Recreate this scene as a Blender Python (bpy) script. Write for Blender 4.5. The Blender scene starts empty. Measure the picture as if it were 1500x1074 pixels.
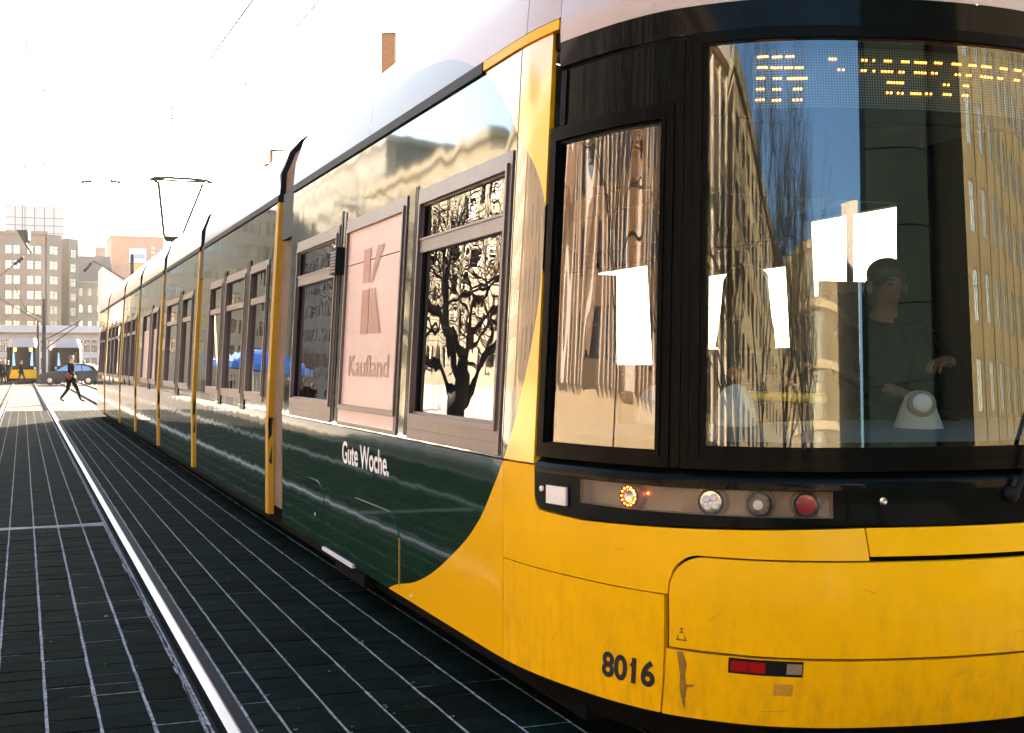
import bpy, bmesh, math, random, bisect
from mathutils import Vector, Matrix
random.seed(7)
sc = bpy.context.scene
COL = sc.collection
PI = math.pi
TH = math.atan(717/1850)                 # the camera looks this far to the right of the tram's axis (+Y)
CT, ST = math.cos(TH), math.sin(TH)

# ------------------------------------------------------------------ camera, sky, sun, exposure
cam = bpy.data.cameras.new('camera'); cam_o = bpy.data.objects.new('camera', cam); COL.objects.link(cam_o)
cam.sensor_width = 36.0; cam.lens = 1850/1500*36; cam.clip_start = 0.05; cam.clip_end = 6000
cam.shift_y = -6/1500
cam_o.location = (0, 0, 1.55); cam_o.rotation_euler = (PI/2, 0, -TH)
sc.camera = cam_o
SUN_EL, SUN_AZ = math.radians(14.0), TH + math.radians(2.0)
w = bpy.data.worlds.new('World'); sc.world = w; w.use_nodes = True
nt = w.node_tree
sky = nt.nodes.new('ShaderNodeTexSky'); sky.sky_type = 'NISHITA'; sky.sun_disc = False
sky.sun_elevation = SUN_EL; sky.sun_rotation = SUN_AZ; sky.air_density = 1.0; sky.dust_density = 2.6; sky.ozone_density = 3.0
nt.links.new(sky.outputs[0], nt.nodes['Background'].inputs[0]); nt.nodes['Background'].inputs[1].default_value = 0.10
sun = bpy.data.lights.new('sun', 'SUN'); sun.energy = 4.2; sun.angle = math.radians(0.53); sun.color = (1.0, .80, .58)
sun_o = bpy.data.objects.new('sun', sun); COL.objects.link(sun_o)
sv = Vector((math.sin(SUN_AZ)*math.cos(SUN_EL), math.cos(SUN_AZ)*math.cos(SUN_EL), math.sin(SUN_EL)))
sun_o.rotation_euler = sv.to_track_quat('Z', 'Y').to_euler(); sun_o.location = (20, 60, 40)
sc.view_settings.view_transform = 'Standard'; sc.view_settings.look = 'None'
sc.view_settings.exposure = 3.3; sc.view_settings.gamma = 1; sc.view_settings.use_curve_mapping = False
sc.render.engine = 'CYCLES'
sc.cycles.max_bounces = 10; sc.cycles.transparent_max_bounces = 16; sc.cycles.glossy_bounces = 6
sc.cycles.caustics_reflective = False; sc.cycles.caustics_refractive = False
sc.cycles.use_denoising = True; sc.cycles.sample_clamp_indirect = 6

# ------------------------------------------------------------------ mesh helpers
class MB:
    def __init__(s): s.v, s.f, s.m = [], [], []
    def add(s, vs, fs, mi=0):
        o = len(s.v); s.v += [tuple(p) for p in vs]; s.f += [tuple(i+o for i in q) for q in fs]; s.m += [mi]*len(fs); return s
    def quad(s, a, b, c, d, mi=0): return s.add([a, b, c, d], [(0, 1, 2, 3)], mi)
    def box(s, x0, x1, y0, y1, z0, z1, mi=0):
        return s.add([(x0,y0,z0),(x1,y0,z0),(x1,y1,z0),(x0,y1,z0),(x0,y0,z1),(x1,y0,z1),(x1,y1,z1),(x0,y1,z1)],
                     [(0,3,2,1),(4,5,6,7),(0,1,5,4),(1,2,6,5),(2,3,7,6),(3,0,4,7)], mi)
    def tube(s, pts, r, n=6, mi=0, cap=True):
        pts = [Vector(p) for p in pts]; k = len(pts); rs = r if isinstance(r, (list, tuple)) else [r]*k
        vs, fs = [], []
        for i, p in enumerate(pts):
            d = (pts[min(i+1, k-1)]-pts[max(i-1, 0)]).normalized()
            a = d.cross(Vector((0, 0, 1)) if abs(d.z) < .95 else Vector((1, 0, 0))).normalized(); b = d.cross(a)
            for j in range(n):
                t = 2*PI*j/n; vs.append(p+(a*math.cos(t)+b*math.sin(t))*rs[i])
        for i in range(k-1):
            for j in range(n): fs.append((i*n+j, i*n+(j+1) % n, (i+1)*n+(j+1) % n, (i+1)*n+j))
        if cap: fs += [tuple(range(n-1, -1, -1)), tuple(range((k-1)*n, k*n))]
        return s.add(vs, fs, mi)
    def lathe(s, prof, c, ax=(0, 0, 1), n=16, mi=0):
        ax = Vector(ax).normalized(); a = ax.cross(Vector((0, 0, 1)) if abs(ax.z) < .9 else Vector((1, 0, 0))).normalized(); b = ax.cross(a); c = Vector(c)
        vs = [c+ax*h+(a*math.cos(2*PI*j/n)+b*math.sin(2*PI*j/n))*r for r, h in prof for j in range(n)]; k = len(prof)
        fs = [(i*n+j, i*n+(j+1) % n, (i+1)*n+(j+1) % n, (i+1)*n+j) for i in range(k-1) for j in range(n)]
        fs += [tuple(range(n-1, -1, -1)), tuple(range((k-1)*n, k*n))]
        return s.add(vs, fs, mi)
    def prism(s, poly, axis, a, b, mi=0):
        def P(p, t): return (t, p[0], p[1]) if axis == 'x' else (p[0], t, p[1]) if axis == 'y' else (p[0], p[1], t)
        n = len(poly); vs = [P(p, a) for p in poly]+[P(p, b) for p in poly]
        return s.add(vs, [tuple(range(n)), tuple(range(2*n-1, n-1, -1))]+[(i, (i+1) % n, n+(i+1) % n, n+i) for i in range(n)], mi)
    def build(s, name, mat, parent=None, smooth=None, rc=True):
        org = world_loc(parent)
        me = bpy.data.meshes.new(name); me.from_pydata([(x-org[0], y-org[1], z-org[2]) for x, y, z in s.v], [], s.f)
        for m_ in (mat if isinstance(mat, (list, tuple)) else [mat]): me.materials.append(m_)
        for p, mi in zip(me.polygons, s.m): p.material_index = mi
        if rc:
            bm = bmesh.new(); bm.from_mesh(me); bmesh.ops.recalc_face_normals(bm, faces=bm.faces); bm.to_mesh(me); bm.free()
        if smooth:
            me.polygons.foreach_set('use_smooth', [True]*len(me.polygons)); me.set_sharp_from_angle(angle=math.radians(smooth))
        o = bpy.data.objects.new(name, me); COL.objects.link(o)
        if parent: o.parent = parent
        return o
ROOTLOC = {}
def world_loc(o):
    p = Vector((0, 0, 0))
    while o is not None: p = p+o.location; o = o.parent
    return p
def tag(o, label=None, cat=None, group=None, kind=None):
    for k, v_ in (('label', label), ('category', cat), ('group', group), ('kind', kind)):
        if v_: o[k] = v_
    return o
def empty(name, loc, label, cat, group=None):
    o = bpy.data.objects.new(name, None); o.location = loc; o.empty_display_size = .2; COL.objects.link(o); return tag(o, label, cat, group)
def copy_tree(o, parent=None):
    c = o.copy(); COL.objects.link(c)
    if parent: c.parent = parent
    for ch in list(o.children): copy_tree(ch, c)
    return c
def linked(o, name, parent, loc=(0, 0, 0), rot=None):       # one more piece that shares o's mesh
    c = bpy.data.objects.new(name, o if isinstance(o, bpy.types.Mesh) else o.data); COL.objects.link(c); c.parent = parent; c.location = loc
    if rot: c.rotation_euler = rot
    return c

# ------------------------------------------------------------------ materials
def mat(name, col, rough=.5, metal=0, coat=0, coat_r=.05, spec=.5, noise=0, nscale=6, bump=0, bscale=30, bstretch=(1, 1, 1), emit=None, es=0, col2=None, dirt=0, ior=None, nstretch=None):
    m = bpy.data.materials.new(name); m.use_nodes = True; n = m.node_tree; b = n.nodes['Principled BSDF']
    b.inputs['Base Color'].default_value = (*col, 1); b.inputs['Roughness'].default_value = rough; b.inputs['Metallic'].default_value = metal
    b.inputs['Coat Weight'].default_value = coat; b.inputs['Coat Roughness'].default_value = coat_r; b.inputs['Specular IOR Level'].default_value = spec
    if ior: b.inputs['Coat IOR'].default_value = ior
    if emit: b.inputs['Emission Color'].default_value = (*emit, 1); b.inputs['Emission Strength'].default_value = es
    tc = n.nodes.new('ShaderNodeTexCoord')
    if noise:
        nz = n.nodes.new('ShaderNodeTexNoise'); nz.inputs['Scale'].default_value = nscale; nz.inputs['Detail'].default_value = 6; nz.inputs['Roughness'].default_value = .65
        if nstretch:
            ms = n.nodes.new('ShaderNodeMapping'); ms.inputs['Scale'].default_value = nstretch; n.links.new(tc.outputs['Object'], ms.inputs[0]); n.links.new(ms.outputs[0], nz.inputs['Vector'])
        else: n.links.new(tc.outputs['Object'], nz.inputs['Vector'])
        r = n.nodes.new('ShaderNodeMapRange'); r.inputs[1].default_value = .3; r.inputs[2].default_value = .7
        n.links.new(nz.outputs['Fac'], r.inputs[0])
        mx = n.nodes.new('ShaderNodeMix'); mx.data_type = 'RGBA'
        c2 = col2 or tuple(c*(1-noise) for c in col)
        mx.inputs[6].default_value = (*c2, 1); mx.inputs[7].default_value = (*col, 1); n.links.new(r.outputs[0], mx.inputs[0]); n.links.new(mx.outputs[2], b.inputs['Base Color'])
        if dirt:
            r2 = n.nodes.new('ShaderNodeMapRange'); r2.inputs[3].default_value = rough; r2.inputs[4].default_value = min(1, rough+dirt)
            n.links.new(nz.outputs['Fac'], r2.inputs[0]); n.links.new(r2.outputs[0], b.inputs['Roughness'])
    if bump:
        mp = n.nodes.new('ShaderNodeMapping'); mp.inputs['Scale'].default_value = bstretch; n.links.new(tc.outputs['Object'], mp.inputs[0])
        bz = n.nodes.new('ShaderNodeTexNoise'); bz.inputs['Scale'].default_value = bscale; bz.inputs['Detail'].default_value = 3; n.links.new(mp.outputs[0], bz.inputs['Vector'])
        bp = n.nodes.new('ShaderNodeBump'); bp.inputs['Strength'].default_value = bump; bp.inputs['Distance'].default_value = .01
        n.links.new(bz.outputs['Fac'], bp.inputs['Height']); n.links.new(bp.outputs[0], b.inputs['Normal'])
        if coat: n.links.new(bp.outputs[0], b.inputs['Coat Normal'])
    return m

def glass_mat(name, tint, r0, wave=0, scale=(1, 1, 1), nscale=1.0, rough=0.0, gcol=(1, 1, 1)):
    m = bpy.data.materials.new(name); m.use_nodes = True; n = m.node_tree; n.nodes.remove(n.nodes['Principled BSDF'])
    out = n.nodes['Material Output']; tr = n.nodes.new('ShaderNodeBsdfTransparent'); tr.inputs[0].default_value = (*tint, 1)
    gl = n.nodes.new('ShaderNodeBsdfGlossy'); gl.inputs['Roughness'].default_value = rough; gl.inputs[0].default_value = (*gcol, 1)
    lw = n.nodes.new('ShaderNodeLayerWeight'); lw.inputs[0].default_value = .5
    pw = n.nodes.new('ShaderNodeMath'); pw.operation = 'POWER'; pw.inputs[1].default_value = 5; n.links.new(lw.outputs['Facing'], pw.inputs[0])
    ma = n.nodes.new('ShaderNodeMath'); ma.operation = 'MULTIPLY_ADD'; ma.inputs[1].default_value = 1-r0; ma.inputs[2].default_value = r0; n.links.new(pw.outputs[0], ma.inputs[0])
    mx = n.nodes.new('ShaderNodeMixShader'); n.links.new(ma.outputs[0], mx.inputs[0]); n.links.new(tr.outputs[0], mx.inputs[1]); n.links.new(gl.outputs[0], mx.inputs[2]); n.links.new(mx.outputs[0], out.inputs[0])
    if wave:
        tc = n.nodes.new('ShaderNodeTexCoord'); mp = n.nodes.new('ShaderNodeMapping'); mp.inputs['Scale'].default_value = scale; n.links.new(tc.outputs['Object'], mp.inputs[0])
        bz = n.nodes.new('ShaderNodeTexNoise'); bz.inputs['Scale'].default_value = nscale; bz.inputs['Detail'].default_value = 1; n.links.new(mp.outputs[0], bz.inputs['Vector'])
        bp = n.nodes.new('ShaderNodeBump'); bp.inputs['Strength'].default_value = 1; bp.inputs['Distance'].default_value = wave
        n.links.new(bz.outputs['Fac'], bp.inputs['Height']); n.links.new(bp.outputs[0], gl.inputs['Normal'])
    return m

# ------------------------------------------------------------------ the tram's body surface: plan curve (half) and leaning side
CX = 3.45
TRAM0 = Vector((CX, 3.72, 0))
_pl = [(0,3.72),(.2,3.731),(.39,3.758),(.67,3.83),(.87,3.92),(1.02,4.03),(1.19,4.227),(1.295,4.453),(1.352,4.651),(1.404,4.884),(1.44,5.15),(1.45,5.4)]
def _cr(p0, p1, p2, p3, t):
    return tuple(.5*((2*b)+(-a+c)*t+(2*a-5*b+4*c-d)*t*t+(-a+3*b-3*c+d)*t**3) for a, b, c, d in zip(p0, p1, p2, p3))
def _plan():
    P = [(-_pl[1][0], _pl[1][1])]+_pl+[(1.45, 5.65)]; out = []
    for i in range(1, len(P)-2):
        for k in range(12): out.append(_cr(P[i-1], P[i], P[i+1], P[i+2], k/12))
    out.append(_pl[-1])
    for _ in range(6):                                     # light smoothing, the nose is one fair curve
        o2 = list(out)
        for i in range(1, len(out)-1): o2[i] = tuple((out[i-1][k]+2*out[i][k]+out[i+1][k])/4 for k in (0, 1))
        out = o2
    L = [0]
    for a, b in zip(out, out[1:]): L.append(L[-1]+math.dist(a, b))
    return out, L
PLAN, PLEN = _plan(); U0 = PLEN[-1]; YU = 5.4-U0
def plan(u):
    s = -1 if u < 0 else 1; u = abs(u)
    if u >= U0: return s*1.45, 5.4+(u-U0)
    i = max(1, min(len(PLEN)-1, bisect.bisect_right(PLEN, u))); t = (u-PLEN[i-1])/(PLEN[i]-PLEN[i-1]); a, b = PLAN[i-1], PLAN[i]
    return s*(a[0]+(b[0]-a[0])*t), a[1]+(b[1]-a[1])*t
def S(u, h, off=0.0):
    q, y = plan(u)
    if off:
        q1, y1 = plan(u+.03); q0, y0 = plan(u-.03); dx, dy = q1-q0, y1-y0; l = math.hypot(dx, dy); q, y = q+dy/l*off, y-dx/l*off
    if .21 < h < .95: y -= .06*max(0, 1-((h-.58)/.37)**2)*max(0, 1-(abs(q)/1.45)**5)     # the nose bulges a little
    t = max(0, (h-1.1)/1.85)
    return (CX-q*(1-.10*t/1.45), y+.12*t*max(0, 1-(abs(q)/1.45)**6), h)
def urange(u0, u1, step=.045):
    us = {u0, u1}; a, b = min(u0, u1), max(u0, u1)
    lo, hi = max(a, -2.7), min(b, 2.7)
    if hi > lo:
        n = max(1, math.ceil((hi-lo)/step)); us |= {lo+(hi-lo)*i/n for i in range(n+1)}
    us = sorted(us); r = [us[0]]
    for x in us[1:]:
        if x-r[-1] > 1e-4: r.append(x)
    return r
def slab(mb, u0, u1, lo, hi, off=0.0, th=.03, us=None, mi=0, step=.045):
    L = lo if callable(lo) else (lambda u: lo); H = hi if callable(hi) else (lambda u: hi)
    us = us or urange(u0, u1, step)
    mx_ = max(H(u)-L(u) for u in us); nh = max(1, int(mx_/.07)) if min(abs(u) for u in us) < 2.3 and min(L(u) for u in us) < .9 else max(1, int(mx_/.2))
    if min(L(u) for u in us) < 1.05 and max(H(u) for u in us) > 1.2: nh = max(nh, 8)
    n = nh+1; vs, fs = [], []
    for u in us:
        a, b = L(u), H(u)
        for j in range(n): vs.append(S(u, a+(b-a)*j/nh, off))
    k = len(vs)
    for u in us:
        a, b = L(u), H(u)
        for j in range(n): vs.append(S(u, a+(b-a)*j/nh, off-th))
    m = len(us)
    for i in range(m-1):
        for j in range(nh):
            a = i*n+j; fs.append((a, a+n, a+n+1, a+1)); fs.append((k+a, k+a+1, k+a+n+1, k+a+n))
        fs.append((i*n, k+i*n, k+(i+1)*n, (i+1)*n)); a = i*n+nh; fs.append((a, a+n, k+a+n, k+a))
    for j in range(nh):
        fs.append((j, j+1, k+j+1, k+j)); a = (m-1)*n+j; fs.append((a, k+a, k+a+1, a+1))
    return mb.add(vs, fs, mi)
def ring(mb, u0, u1, h0, h1, w_, off, th, wu=None, mi=0):
    wu = wu or w_
    slab(mb, u0, u1, h1-w_, h1, off, th, mi=mi); slab(mb, u0, u1, h0, h0+w_, off, th, mi=mi)
    slab(mb, u0, u0+wu, h0+w_, h1-w_, off-.0005, th, mi=mi); slab(mb, u1-wu, u1, h0+w_, h1-w_, off-.0005, th, mi=mi)
    return mb
def sheet(mb, us, hs, off, skip=None, mi=0):               # open grid of the body surface with holes
    n = len(hs); vs = [S(u, h, off) for u in us for h in hs]; fs = []
    for i in range(len(us)-1):
        for j in range(n-1):
            if skip and skip((us[i]+us[i+1])/2, (hs[j]+hs[j+1])/2): continue
            a = i*n+j; fs.append((a, a+n, a+n+1, a+1))
    return mb.add(vs, fs, mi)

# ------------------------------------------------------------------ material set
YEL = (.93, .495, .001)
M = {}
M['yellow'] = mat('yellow_paint', YEL, .45, coat=.14, coat_r=.12, spec=.04, noise=.10, nscale=3.0, bump=.05, bscale=5, dirt=.15)
def add_grime(m):
    n = m.node_tree; b = n.nodes['Principled BSDF']; src = b.inputs['Base Color'].links[0].from_socket
    tc = n.nodes.new('ShaderNodeTexCoord'); sp = n.nodes.new('ShaderNodeSeparateXYZ'); n.links.new(tc.outputs['Object'], sp.inputs[0])
    mp = n.nodes.new('ShaderNodeMapping'); mp.inputs['Scale'].default_value = (7, 7, 2.2); n.links.new(tc.outputs['Object'], mp.inputs[0])
    nz = n.nodes.new('ShaderNodeTexNoise'); nz.inputs['Scale'].default_value = 2.5; nz.inputs['Detail'].default_value = 9; nz.inputs['Roughness'].default_value = .75; n.links.new(mp.outputs[0], nz.inputs['Vector'])
    r1 = n.nodes.new('ShaderNodeMapRange'); r1.inputs[1].default_value = .46; r1.inputs[2].default_value = .78; n.links.new(nz.outputs['Fac'], r1.inputs[0])
    r2 = n.nodes.new('ShaderNodeMapRange'); r2.inputs[1].default_value = .22; r2.inputs[2].default_value = .80; r2.inputs[3].default_value = .60; r2.inputs[4].default_value = .04; n.links.new(sp.outputs['Z'], r2.inputs[0])
    mu = n.nodes.new('ShaderNodeMath'); mu.operation = 'MULTIPLY'; n.links.new(r1.outputs[0], mu.inputs[0]); n.links.new(r2.outputs[0], mu.inputs[1])
    mx = n.nodes.new('ShaderNodeMix'); mx.data_type = 'RGBA'; mx.inputs[7].default_value = (.34, .17, .02, 1); n.links.new(src, mx.inputs[6]); n.links.new(mu.outputs[0], mx.inputs[0]); n.links.new(mx.outputs[2], b.inputs['Base Color'])
add_grime(M['yellow'])
M['white'] = mat('white_roof_paint', (.48, .395, .34), .35, coat=.4, coat_r=.15, noise=.06, nscale=2)
M['roof_foil'] = mat('sky_sheen_foil', (.45, .56, .62), .3, coat=.5, coat_r=.1)  # pale tone holds the sky's sheen on the foil
M['black'] = mat('black_gloss_paint', (.0025, .0045, .0035), .3, coat=.13, coat_r=.06, spec=.02, noise=.3, nscale=8)
M['rubber'] = mat('black_rubber', (.008, .008, .008), .6, noise=.2, nscale=20, spec=.15)
M['dark'] = mat('dark_underframe', (.006, .006, .006), .9, spec=.05)
M['alu'] = mat('bronze_anodised_frame', (.15, .118, .105), .38, metal=.25, noise=.15, nscale=10, bump=.02, spec=.5)
M['frame_black'] = mat('black_window_frame', (.0025, .003, .0022), .4, spec=.03, coat=.03, coat_r=.1)
M['steel'] = mat('polished_rail_steel', (.36, .33, .33), .36, metal=1, noise=.55, nscale=1, nstretch=(60, .35, 60), dirt=.25, col2=(.20, .18, .17))
M['rail_side'] = mat('rusty_rail_side', (.012, .013, .010), .85, noise=.5, nscale=14, spec=.1)
M['bellows'] = mat('bellows_fabric', (.27, .19, .12), .65, noise=.25, nscale=5, spec=.2)
M['gold'] = mat('yellow_end_frame', (.50, .26, .012), .5, noise=.15, spec=.2)
M['lining'] = mat('grey_interior_lining', (.22, .21, .20), .6)
M['ceil'] = mat('interior_ceiling', (.16, .16, .155), .6)
M['dash'] = mat('grey_dashboard', (.16, .17, .17), .55, bump=.05, bscale=80)
M['beige'] = mat('beige_plastic', (.55, .50, .42), .5)
M['seat'] = mat('seat_fabric', (.03, .04, .07), .9, noise=.4, nscale=30)
M['white_pl'] = mat('white_plastic', (.75, .73, .69), .4)
M['pole_y'] = mat('yellow_grab_pole', (.85, .58, .01), .35)
M['glass_front'] = glass_mat('windscreen_glass', (.58, .64, .61), .092, wave=.0040, scale=(1.2, 1.2, .16), nscale=1.5, gcol=(.85, .97, 1))
M['glass_side'] = glass_mat('tinted_side_glass', (.20, .22, .21), .15, wave=.0011, scale=(1.0, 1.4, .9), nscale=2.4)
M['glass_q'] = glass_mat('quarter_glass', (.60, .66, .63), .15, wave=.006, scale=(2.4, 2.4, .22), nscale=2.0)
M['glass_far'] = glass_mat('far_window_glass', (.08, .09, .09), .30)
M['lens'] = glass_mat('lamp_cover', (.93, .92, .9), .022)
M['amber'] = mat('amber_leds', (.9, .3, .02), .4, emit=(1, .085, .006), es=5)
M['led'] = mat('display_leds', (.9, .5, .1), .4, emit=(1, .27, .025), es=3.4)
M['red_lens'] = mat('red_lens', (.35, .008, .006), .15, coat=1, noise=.2, nscale=40)
M['chrome'] = mat('lamp_reflector', (.75, .73, .70), .16, metal=1)
M['lamp_bed'] = mat('lamp_housing_insert', (.26, .20, .125), .5, metal=.2)
M['print_black'] = mat('black_lettering', (.012, .012, .012), .45)
M['print_white'] = mat('white_lettering', (.85, .82, .76), .5)
M['poster'] = mat('pink_poster_film', (.62, .41, .34), .45, coat=.3, coat_r=.1, bump=.05, bscale=3)
M['poster_red'] = mat('poster_salmon_print', (.32, .085, .045), .5, coat=.4, coat_r=.1)
M['poster_txt'] = mat('poster_rose_print', (.30, .11, .065), .5, coat=.4, coat_r=.1)
M['skin'] = mat('skin', (.50, .28, .19), .5)
M['hair_d'] = mat('dark_brown_hair', (.03, .018, .010), .45, noise=.4, nscale=60)
M['hair_b'] = mat('brown_hair', (.12, .065, .03), .45, noise=.4, nscale=60)
M['coat_d'] = mat('dark_coat', (.0022, .0022, .0026), .95, noise=.3, nscale=15, spec=.05)
M['jeans'] = mat('dark_trousers', (.0035, .004, .006), .95, noise=.3, nscale=20, spec=.05)
M['shirt'] = mat('grey_shirt', (.10, .11, .12), .85, noise=.2, nscale=15)
M['shoe'] = mat('dark_shoe', (.02, .016, .014), .5)
M['bag_red'] = mat('dark_red_bag', (.16, .012, .02), .6)
M['matrix'] = None

def livery_mat(name, prints, ior=2.05):
    """glossy foil print: dark green behind a curved edge, yellow before it (object coordinates, root at TRAM0)"""
    m = bpy.data.materials.new(name); m.use_nodes = True; n = m.node_tree; b = n.nodes['Principled BSDF']
    tc = n.nodes.new('ShaderNodeTexCoord'); sp = n.nodes.new('ShaderNodeSeparateXYZ'); n.links.new(tc.outputs['Object'], sp.inputs[0])
    fc = n.nodes.new('ShaderNodeFloatCurve'); mr = n.nodes.new('ShaderNodeMapRange'); mr.inputs[1].default_value = 0; mr.inputs[2].default_value = 3.2
    n.links.new(sp.outputs['Z'], mr.inputs[0]); n.links.new(mr.outputs[0], fc.inputs['Value'])
    cv = fc.mapping.curves[0]; pts = []
    for h, u in prints:
        p = S(u, h); pts.append((h/3.2, (p[1]-TRAM0.y)/4.0))
    while len(cv.points) < len(pts): cv.points.new(.5, .5)
    for cp, (x, y) in zip(cv.points, pts): cp.location = (x, y); cp.handle_type = 'AUTO'
    fc.mapping.use_clip = False; fc.mapping.update()
    ml = n.nodes.new('ShaderNodeMath'); ml.operation = 'MULTIPLY'; ml.inputs[1].default_value = 4.0; n.links.new(fc.outputs[0], ml.inputs[0])
    gt = n.nodes.new('ShaderNodeMath'); gt.operation = 'GREATER_THAN'; n.links.new(sp.outputs['Y'], gt.inputs[0]); n.links.new(ml.outputs[0], gt.inputs[1])
    nz = n.nodes.new('ShaderNodeTexNoise'); nz.inputs['Scale'].default_value = 1.3; nz.inputs['Detail'].default_value = 4; n.links.new(tc.outputs['Object'], nz.inputs['Vector'])
    g = n.nodes.new('ShaderNodeMix'); g.data_type = 'RGBA'; g.inputs[6].default_value = (.006, .022, .010, 1); g.inputs[7].default_value = (.012, .038, .016, 1); n.links.new(nz.outputs['Fac'], g.inputs[0])
    mx = n.nodes.new('ShaderNodeMix'); mx.data_type = 'RGBA'; mx.inputs[6].default_value = (*YEL, 1); n.links.new(g.outputs[2], mx.inputs[7]); n.links.new(gt.outputs[0], mx.inputs[0])
    n.links.new(mx.outputs[2], b.inputs['Base Color'])
    b.inputs['Roughness'].default_value = .5; b.inputs['Specular IOR Level'].default_value = 0; b.inputs['Coat Weight'].default_value = 1; b.inputs['Coat IOR'].default_value = ior
    mr2 = n.nodes.new('ShaderNodeMapRange'); mr2.inputs[3].default_value = .12; mr2.inputs[4].default_value = .05; n.links.new(gt.outputs[0], mr2.inputs[0]); n.links.new(mr2.outputs[0], b.inputs['Coat Roughness'])
    mp = n.nodes.new('ShaderNodeMapping'); mp.inputs['Scale'].default_value = (1, 1.7, .8); n.links.new(tc.outputs['Object'], mp.inputs[0])
    bz = n.nodes.new('ShaderNodeTexNoise'); bz.inputs['Scale'].default_value = 1.5; bz.inputs['Detail'].default_value = 1; bz.inputs['Roughness'].default_value = .5; n.links.new(mp.outputs[0], bz.inputs['Vector'])
    bp = n.nodes.new('ShaderNodeBump'); bp.inputs['Strength'].default_value = 1; bp.inputs['Distance'].default_value = .0017; n.links.new(bz.outputs['Fac'], bp.inputs['Height']); n.links.new(bp.outputs[0], b.inputs['Coat Normal'])
    return m
ARC = [(0,4.9),(.241,4.283),(.374,3.699),(.578,3.174),(.797,2.767),(.96,2.582),(1.142,2.421),(1.434,2.278),(1.7,2.192),(1.933,2.149),(2.136,2.132),(2.257,2.161),(2.419,2.271),(2.566,2.447),(2.716,2.591),(2.968,2.951),(3.2,3.4)]
M['livery_low'] = livery_mat('green_foil_skirt', ARC, 1.40)
M['livery'] = livery_mat('green_foil_over_yellow_paint', ARC)

exec_parts = []

# ================================================================== THE TRAM
tram = empty('tram', TRAM0, 'long yellow and dark green city tram, numbered 8016, filling the right of the picture', 'tram')
def part(mb, name, m, smooth=35, parent=None, **k): return mb.build(name, m, parent or tram, smooth, **k)
YE = 38.2
RR = [(.004, 3.02), (-.006, 3.2), (-.076, 3.4), (-.2, 3.54)]          # roof cove: offset from the wall line, height

# -- front, yellow
part(slab(MB(), .612, 2.439, lambda u: .682 if u > 1.360 else .690+.145*min(1, math.sqrt(max(0, 1-((u-1.225)/.135)**2))) if u > 1.225 else .835,
     lambda u: .948-.0285*(u-.607) if u < 1.805 else .914+.012*(u-1.805)/.295 if u < 2.10 else .926+.045*(1-math.cos(min(1, (u-2.10)/.036)*PI/2)) if u < 2.137 else 1.112 if u > 2.140 else .98,
     us=sorted(set(urange(.612, 2.439)+[1.225, 1.255, 1.285, 1.315, 1.335, 1.355, 1.361, 2.10, 2.112, 2.124, 2.136, 2.1405, 2.1415]))), 'upper_front_panel', M['yellow'])
part(slab(MB(), -.606, .606, .849, .948), 'centre_front_panel', M['yellow'])
part(slab(MB(), -2.439, -.612, lambda u: .682 if u < -1.360 else .835, lambda u: .948-.0285*(-u-.607) if u > -1.805 else .914 if u > -2.12 else 1.112), 'upper_front_panel', M['yellow'])
part(slab(MB(), 1.377, 2.436, .228, .677), 'lower_corner_panel', M['yellow'])
part(slab(MB(), -2.436, -1.377, .228, .677), 'lower_corner_panel', M['yellow'])
def covtop(u):
    u = abs(u)
    return .828 if u < 1.210 else .682+.146*math.sqrt(max(0, 1-((u-1.210)/.142)**2))
part(slab(MB(), -1.352, 1.352, .488, covtop, off=.004, us=sorted(set(urange(-1.352, 1.352)+[s*x for s in (1, -1) for x in (1.21, 1.235, 1.26, 1.285, 1.31, 1.325, 1.34, 1.347)]))), 'coupler_cover', M['yellow'])
lc = part(slab(MB(), -1.365, 1.365, .228, .478, off=.004), 'lower_coupler_cover', M['yellow'])
part(slab(MB(), -2.5, 2.5, .20, .96, off=-.045, th=.02), 'gap_backing', M['dark'])
# -- front, black belt with its lamps
def belt_hole(u, h): return .74 < u < 1.79 and .985 < h < 1.075
ub = sorted(set([u for u in urange(-2.130, 2.130) if not (abs(u-.727) < .012 or abs(u-1.802) < .012)]+[.727, 1.802, 2.11, 2.12]))
hb = [.952, .985, 1.03, 1.081, 1.108, 1.122, 1.150]
mb = MB(); n = len(hb)
def bo(h): return 0 if h < 1.11 else -.004 if h < 1.13 else -.035
vs = []
for u in ub:
    lo = .957 if abs(u) < .607 else .957-.0285*(abs(u)-.607) if abs(u) < 1.805 else .923+.012*(abs(u)-1.805)/.295
    if abs(u) > 2.09: lo = .935+.06*((abs(u)-2.09)/.04)**2
    for j, h in enumerate(hb): vs.append(S(u, lo if j == 0 else h, bo(h)+.002))
fs = [(i*n+j, (i+1)*n+j, (i+1)*n+j+1, i*n+j+1) for i in range(len(ub)-1) for j in range(n-1) if not (.72 < (ub[i]+ub[i+1])/2 < 1.81 and j in (1, 2))]
mb.add(vs, fs)
belt = part(mb, 'lamp_belt', M['black'], 50)
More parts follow.
